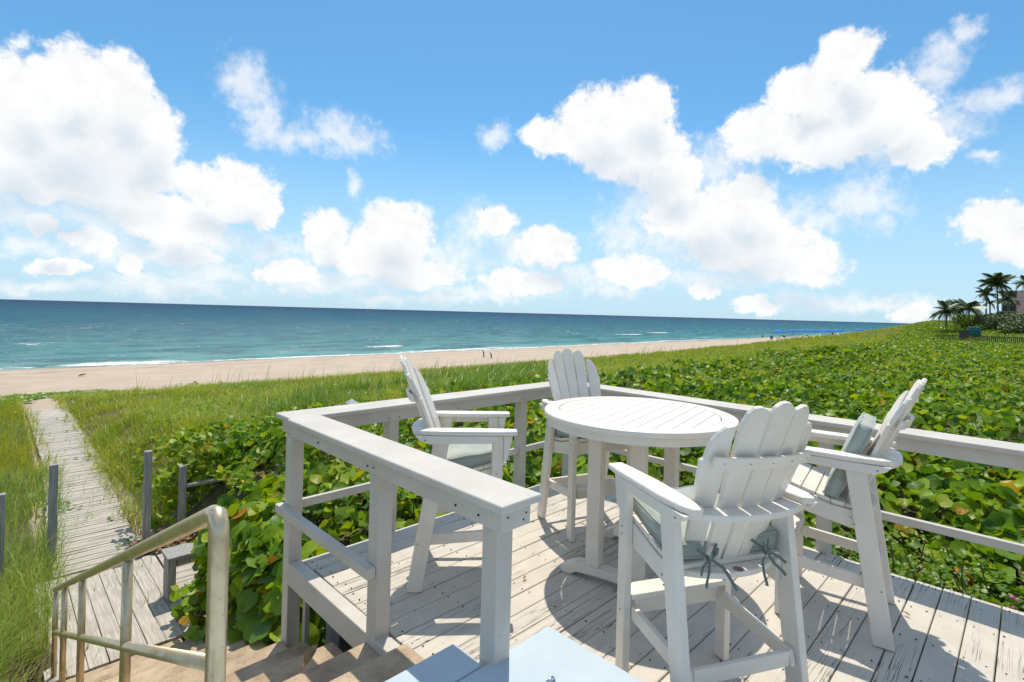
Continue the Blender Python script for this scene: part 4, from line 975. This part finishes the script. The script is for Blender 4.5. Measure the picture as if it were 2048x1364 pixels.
# ------------------------------------------------------------------ small finds
def curled_leaf(name, label, p, L_, wd_, rz, mat, tilt=.5):
    V = []; F = []
    for i in range(9):
        t = i / 8; wv = wd_ * math.sin(math.pi * (.06 + .9 * t)) ; zc = L_ * t * tilt + .01
        for j in range(5):
            a_ = (j - 2) * .62; V.append((L_ * t * (1 - tilt * .4), wv * math.sin(a_), zc + wv * (1 - math.cos(a_)) + .004))
    for i in range(8):
        for j in range(4): a = i * 5 + j; F.append((a, a + 1, a + 6, a + 5))
    o = MB().add(V, F).obj(name, mat, None, 0, True, loc=p, rz=rz); s = o.modifiers.new('thick', 'SOLIDIFY'); s.thickness = .002
    return o
lp = atz(604, 1345, -.04); tag(curled_leaf('dry_leaf', 'curled brown dead leaf lying on a stone step', (lp[0], lp[1], -.04), .125, .03, R(20), M['dry_leaf'], .55), 'dry leaf' and 'curled brown dead leaf lying on a stone step', 'leaf')
for (px_, py_, L_, rz, lb) in ((1046, 1163, .05, .3, 'tiny orange leaf scrap on the sunlit deck boards by the end post'), (1820, 1236, .045, 1.1, 'small brown leaf scrap on the split deck boards under the long rail')):
    q = atz(px_, py_, .001); tag(curled_leaf('dry_leaf', lb, (q[0], q[1], .0), L_, .008, rz, M['dry_leaf'], .1), lb, 'leaf')
q = atz(157, 748, -2.78); gz = float(ground_z(q[0], q[1])); hk2 = tag(curled_leaf('palm_husk', '', (q[0], q[1], gz), .5, .13, R(-40), M['dry_leaf'], .25), 'orange brown palm husk lying alone on the sand', 'husk')
for (px_, py_, hgt, ln, lb) in ((968, 711, .75, .22, 'taller dark driftwood stake leaning out of the beach'), (983, 717, .55, .2, 'shorter dark driftwood stake leaning out of the beach')):
    q = atz(px_, py_, -2.6); gz = float(ground_z(q[0], q[1])); mb = MB(); mb.tube([(0, 0, -.2), (-.03, 0, hgt * .5), (-ln, .02, hgt)], [.07, .06, .035], 7); mb.tube([(-.03, 0, hgt * .5), (.06, .02, hgt * .72)], [.035, .018], 6)
    tag(mb.obj('driftwood_stake', M['twig'], None, loc=(q[0], q[1], gz)), lb, 'stake')

# ------------------------------------------------------------------ far beach: parasols, loungers, people
def parasol(px_, dep, wd_, label):
    g = atd(px_, 660, dep); x, y = g[0], g[1]; gz = float(ground_z(x, y)); t = thing('beach_parasol', label, 'parasol', (x, y, gz), random.uniform(0, 1), 'blue parasols on the far beach')
    n = 10; V = [(0, 0, 2.35)]; F = []
    for (r_, z) in ((.45, 2.22), (.8, 2.02), (1.0, 1.80), (1.0, 1.66)):
        for k in range(n): a_ = 2 * math.pi * k / n; V.append((r_ * wd_ * math.cos(a_), r_ * wd_ * math.sin(a_), z))
    for k in range(n): F.append((0, 1 + k, 1 + (k + 1) % n))
    for q in range(3):
        for k in range(n): k2 = (k + 1) % n; F.append((1 + q*n + k, 1 + (q+1)*n + k, 1 + (q+1)*n + k2, 1 + q*n + k2))
    o = MB().add(V, F).obj('canopy', M['canopy_blue'], t); MB().tube([(0, 0, -.1), (0, 0, 2.3)], .03, 8).obj('pole', M['pole_white'], t); return t
PL = ['blue parasol standing first in the row, beside the teal beach bin', 'blue parasol second in the row from the beach bin', 'blue parasol third in the row from the beach bin', 'wide blue parasol fourth in the row from the beach bin',
      'blue parasol fifth in the row, next to the dark standing figure', 'blue parasol behind the dark standing figure', 'blue parasol set apart where the dune hides the beach']
for (px_, dep, wd_), lb in zip(((1559, 128, 1.5), (1583, 140, 1.2), (1603, 133, 1.4), (1625, 133, 1.5), (1652, 136, 1.6), (1676, 142, 1.5), (1719, 150, 1.3)), PL): parasol(px_, dep, wd_, lb)
LB = ['pale lounger in front of the first parasol', 'pale lounger between the first and second parasols', 'pale lounger under the third parasol', 'pale lounger between the third and fourth parasols', 'pale lounger under the fourth parasol', 'pale lounger between the fourth and fifth parasols', 'pale lounger under the fifth parasol', 'pale lounger beside the dark standing figure', 'pale lounger at the dune end of the row']
lgm = None
for i, px_ in enumerate((1557, 1572, 1594, 1610, 1622, 1636, 1650, 1668, 1684)):
    g = atd(px_, 660, 126 + (i % 3) * 6); x, y = g[0], g[1]; gz = float(ground_z(x, y)); t = thing('beach_lounger', LB[i], 'lounger', (x, y, gz), random.uniform(-.4, .4) + 1.2, 'loungers on the far beach')
    MB().box(-.33, .33, -1., .4, .3, .38).obj('seat', M['lounge'], t); MB().prism([(-.33, .4, .3), (-.33, 1.0, .75), (-.33, .97, .82), (-.33, .4, .38)], (.66, 0, 0)).obj('backrest', M['navy' if i % 3 == 1 else 'lounge'], t)
    for a_, b_ in ((-.28, -.9), (.28, -.9), (-.28, .35), (.28, .35)): MB().box(a_ - .03, a_ + .03, b_ - .03, b_ + .03, -.03, .299).obj('leg', M['pole_white'], t)
def person(loc, rz, label, top, bottom, scale=1.0, arms=(.16, .12)):
    t = thing('person', label, 'person', loc, rz); me_ = bpy.data.meshes.new('body')
    J = {'pel': (0, 0, .92, .15), 'wa': (0, 0, 1.08, .13), 'ch': (0, 0, 1.32, .16), 'ne': (0, .01, 1.50, .06), 'hd': (0, .02, 1.62, .10), 'ht': (0, .02, 1.72, .085)}
    E = [('pel', 'wa'), ('wa', 'ch'), ('ch', 'ne'), ('ne', 'hd'), ('hd', 'ht')]
    for s, n_ in ((-1, 'l'), (1, 'r')):
        J.update({n_+'hp': (s*.10, 0, .86, .10), n_+'kn': (s*.12, .03, .48, .065), n_+'an': (s*.13, -.01, .08, .042), n_+'to': (s*.14, .13, .03, .035), n_+'sh': (s*.19, 0, 1.42, .06), n_+'el': (s*.27, -.03, 1.14, .045), n_+'wr': (s*.27, .10, .92, .033), n_+'ha': (s*.26, .16, .86, .035)})
        E += [('pel', n_+'hp'), (n_+'hp', n_+'kn'), (n_+'kn', n_+'an'), (n_+'an', n_+'to'), ('ch', n_+'sh'), (n_+'sh', n_+'el'), (n_+'el', n_+'wr'), (n_+'wr', n_+'ha')]
    K = list(J); me_.from_pydata([J[k][:3] for k in K], [(K.index(a), K.index(b)) for a, b in E], []); me_.materials.append(M['skin'])
    o = mk('body', me_, t); o.modifiers.new('skin', 'SKIN'); sv = me_.skin_vertices[0].data
    for i, k in enumerate(K): sv[i].radius = (J[k][3], J[k][3]); sv[i].use_root = (k == 'pel')
    o.modifiers.new('sub', 'SUBSURF').levels = 1
    MB().tube([(0, 0, 1.0), (0, 0, 1.12), (0, 0, 1.32), (0, 0, 1.46)], [.155, .15, .185, .12], 12, False).obj('shirt', M[top], t, smooth=True)
    sh_ = MB()
    for s in (-1, 1): sh_.tube([(s * .085, 0, 1.02), (s * .10, 0, .8), (s * .115, .02, .58)], [.13, .118, .10], 10, False)
    sh_.obj('shorts', M[bottom], t, smooth=True)
    MB().tube([(0, .0, 1.63), (0, .0, 1.70), (0, .005, 1.745)], [.118, .108, .05], 10).obj('hair', M['navy'], t, smooth=True)
    t.scale = (scale,) * 3; return t
g = atd(1525, 673, 150); person((g[0], g[1], -4.35), 1.0, 'bather in dark swimwear wading waist deep off the beach', 'navy', 'red')
g = atd(1665, 668, 134); person((g[0], g[1], float(ground_z(g[0], g[1]))), 2.2, 'person in dark clothes standing among the blue parasols', 'navy', 'navy')
g = atd(1543, 675, 126); gz = float(ground_z(g[0], g[1])); t = thing('beach_bin', 'small teal bin on the sand before the first parasol', 'bin', (g[0], g[1], gz))
MB().tube([(0, 0, 0), (0, 0, .75), (0, 0, .8)], [.28, .32, .33], 12).obj('drum', M['teal'], t); MB().tube([(0, 0, .8), (0, 0, .86)], [.34, .30], 12).obj('lid', M['navy'], t)
g = atz(1563, 685, -2.35); gz = float(ground_z(g[0], g[1])); t = thing('beach_box', 'low grey storage box at the edge of the dune grass', 'box', (g[0], g[1], max(gz, -2.6)), R(-45))
MB().box(-.85, .85, -.35, .35, -.3, .32).obj('crate', M['post_timber'], t, .02); MB().box(-.9, .9, -.4, .4, .322, .37).obj('lid', M['grey_timber'], t, .01)

# ------------------------------------------------------------------ far right: fence, bins, shrubs, palms, building
fa = atd(1858, 668, 78); fb = atd(2075, 682, 60); fA = Vector((fa[0], fa[1], 0)); fB = Vector((fb[0], fb[1], 0))
def ztop(px_, dep, py_): return atd(px_, py_, dep)[2]
fn_ = thing('picket_fence', 'long dark picket fence along the foot of the scrub hill', 'fence', (fA.x, fA.y, 0)); npk = 62; dv = fB - fA; ztA, ztB = ztop(1876, 78, 668.5), ztop(2075, 60, 677)
ang = math.atan2(dv.y, dv.x); pk = MB().box(-.06, .06, -.015, .015, -1.3, -.03).mesh('picket', M['fence'])
for i in range(npk):
    p = dv * (i / (npk - 1)); zt = ztA + (ztB - ztA) * i / (npk - 1) - .9 * max(0, 1 - i / 5)
    mk('picket', pk, fn_, 0, (p.x, p.y, zt), ang)
nn_ = dv.normalized().cross(Vector((0, 0, 1))) * .04
mb = MB(); p0 = dv * (5 / (npk - 1)); z0 = ztA
mb.prism([p0 + nn_ + Vector((0, 0, z0 - .06)), p0 + nn_ * 2.2 + Vector((0, 0, z0 - .06)), p0 + nn_ * 2.2 + Vector((0, 0, z0 + .03)), p0 + nn_ + Vector((0, 0, z0 + .03))], dv - p0 + Vector((0, 0, ztB - ztA)))
mb.obj('top_rail', M['fence'], fn_)
for i, (px_, lb) in enumerate(((1938, 'teal barrel bin behind the picket fence, next to the dark box'), (1945, 'teal barrel bin in the middle of three behind the picket fence'), (1953, 'teal barrel bin behind the picket fence, farthest from the dark box'))):
    g = atd(px_ + 3, 663, 84); zt = ztop(px_, 84, 653.5); t = thing('barrel_bin', lb, 'bin', (g[0], g[1], zt - 1.5), 0, 'teal barrel bins')
    MB().tube([(0, 0, -1.0), (0, 0, 1.2), (0, 0, 1.34)], [.42, .40, .36], 14).obj('drum', M['teal'], t, smooth=True); MB().tube([(0, 0, 1.345), (0, 0, 1.44), (0, 0, 1.5)], [.40, .38, .2], 14).obj('lid', M['teal'], t, smooth=True)
    for zz_ in (.2, .7): MB().tube([(0, 0, zz_), (0, 0, zz_ + .05)], .44, 14).obj('hoop', M['navy'], t)
g = atd(1939, 668, 80); zt = ztop(1936, 80, 661); t = thing('dark_box', 'dark utility box behind the picket fence beside the teal bins', 'box', (g[0] - .5, g[1] + .6, zt - 1.2), R(-45)); MB().box(-.5, .5, -.3, .3, -.6, 1.15).obj('cabinet', M['fence'], t, .02); MB().box(-.55, .55, -.35, .35, 1.152, 1.22).obj('lid', M['navy'], t, .01)
def shrub(px_, py_, dep, wd_, hg, label, mat, n=1400, ls=.16):
    g = atd(px_, py_, dep); t = thing('hill_shrub', label, 'shrub', (g[0], g[1], g[2] - hg * .5), 0, 'shrubs on the far hill')
    u = rng.normal(0, 1, (n, 3)); u /= np.linalg.norm(u, axis=1, keepdims=True); u *= (rng.random((n, 1)) ** .33); lump = 1 + .5 * vnoise(u[:, 0] * 3 + px_, u[:, 1] * 3, 1.)
    p = u * np.array([wd_, wd_, hg * .6]) * lump[:, None] + np.array([0, 0, hg * .5])
    V, F, U = scatter(TL['lo'], p, rng.normal(0, .6, (n, 3)) + np.array([0, 0, .8]), rng.uniform(0, 6.28, n), rng.uniform(.6, 1.3, n) * ls)
    o = mk('foliage', npmesh('foliage', V, F, M[mat], U), t); o['kind'] = 'stuff'; mb = MB()
    for k in range(5): mb.tube([(0, 0, -hg * .6), (random.uniform(-1, 1) * wd_ * .5, random.uniform(-1, 1) * wd_ * .5, hg * .5)], [.08, .03], 5)
    mb.obj('trunk', M['palm_trunk'], t)
shrub(1985, 642, 92, 2.8, 2.2, 'pale green shrub on the hill above the teal barrel bins', 'pale_shrub'); shrub(2012, 636, 96, 2.6, 2.2, 'pale green shrub on the hill under the tallest palm', 'pale_shrub')
shrub(2035, 642, 90, 3.0, 2.6, 'broad pale green shrub on the hill before the pink wall', 'pale_shrub'); shrub(1935, 640, 98, 2.6, 1.8, 'dark shrub on the hill under the bushy low palms', 'leaf'); shrub(2040, 654, 86, 2.6, 2.0, 'pale shrub low on the hill just above the picket fence end', 'pale_shrub')
shrub(1660, 715, 18.5, .9, .7, 'dark green shrub rising out of the sea grape field', 'leaf', 1300, .065)
# palm frond: curved midrib with drooping leaflets
def frond_mesh(L_, droop):
    V = []; F = []; n = 13
    def rib(t): return Vector((L_ * t * (1 - .18 * t), 0, L_ * (.28 * t - droop * t * t)))
    for i in range(n):
        a, b = rib(i / n), rib((i + 1) / n); r_ = .035 * (1 - i / n) + .01; o = len(V)
        V += [tuple(a + Vector((0, -r_, 0))), tuple(a + Vector((0, r_, 0))), tuple(b + Vector((0, r_, 0))), tuple(b + Vector((0, -r_, 0)))]; F.append((o, o+1, o+2, o+3))
        t = (i + .5) / n; p = rib(t); ll = L_ * .34 * math.sin(math.pi * min(1, .18 + .8 * t)) + .05
        for q in (0., .5):
            p2 = rib(min(1, t + q / n))
            for s in (-1, 1):
                tip = p2 + Vector((ll * .45, s * ll * .75, -ll * .52)); o = len(V)
                V += [tuple(p2 + Vector((-.05, 0, .01))), tuple(p2 + Vector((.07, 0, .01))), tuple(tip)]; F.append((o, o+1, o+2))
    return MB().add(V, F).mesh('frond', M['palm_leaf'])
FR = [frond_mesh(2.6, .35), frond_mesh(2.7, .62), frond_mesh(2.4, .95)]
def palm(px_, py_crown, py_base, dep, sc, label, nf=17, leanx=0.):
    b = atd(px_, py_base, dep); c = atd(px_ + leanx, py_crown, dep); t = thing('coconut_palm', label, 'palm', (b[0], b[1], b[2] - .8), 0, 'palms on the far hill')
    h_ = c[2] - b[2] + .8; ox, oy = c[0] - b[0], c[1] - b[1]
    MB().tube([(ox * q * q, oy * q * q, h_ * q) for q in np.linspace(0, 1, 8)], [.20, .15, .14, .13, .125, .12, .12, .13], 9).obj('trunk', M['palm_trunk'], t, smooth=True)
    for i in range(nf + 6):
        o = bpy.data.objects.new('frond', FR[i % 3]); COL.objects.link(o); o.parent = t; o.location = (ox, oy, h_)
        o.rotation_euler = (random.uniform(-.3, .3), random.uniform(-1.05, .25) if i % 3 < 2 else random.uniform(-.2, .5), i * 2.399 + random.uniform(-.2, .2)); s = sc * 1.3 * random.uniform(.85, 1.15); o.scale = (s, s, s)
palm(1893, 622, 646, 92, .80, 'bushy low palm at the seaward end of the hill', 18); palm(1916, 617, 640, 96, .7, 'small palm between the two bushy low palms', 13); palm(1938, 616, 640, 93, .85, 'bushy low palm beside the slender palm pair', 19)
palm(1972, 587, 634, 98, .58, 'slender short-crowned palm beside the tallest palm', 14, 1); palm(1996, 568, 628, 98, 1.0, 'tallest palm with a full crown, beside the apartment block', 22, -3); palm(1980, 605, 634, 100, .45, 'very small palm at the foot of the tallest palm', 12)
palm(2016, 598, 634, 104, .72, 'stocky palm in front of the apartment block', 15); palm(2052, 566, 636, 92, .6, 'palm just beyond the pink wall', 14)
ba = atd(2046, 620, 128); bu = thing('apartment_block', 'grey balconied apartment block with a pink end wall behind the palms', 'building', (ba[0], ba[1], 0), R(-90))
zr = atd(2040, 581, 128)[2]; 
MB().box(-3.9, 9, .5, 12, -1, zr - .35).obj('wall', M['facade'], bu); MB().box(-4.7, 9, -1.2, 12.2, zr - .34, zr).obj('roof', M['facade'], bu)
MB().box(-1.1, 1.2, -1.6, .48, -1, zr - .36).obj('pink_wall', M['pink'], bu)['label'] = 'pink end wall'
for i in range(3):
    z = zr - 3.1 - i * 2.9; MB().box(-4.5, -1.12, -.9, .48, z - .14, z + .04).obj('balcony', M['facade'], bu); MB().box(-4.5, -1.12, -.9, -.84, z + .045, z + .85).obj('balustrade', M['facade'], bu)
    for x in (-3.7, -2.4): MB().box(x, x + 1.0, .42, .495, z + .1, z + 2.3).obj('window', M['window'], bu)
MB().box(-.8, -.4, -1.68, -1.61, 1, zr - 1.2).obj('pilaster', M['pink'], bu); MB().box(.2, .7, -1.68, -1.61, 1, zr - 1.2).obj('pilaster', M['pink'], bu)
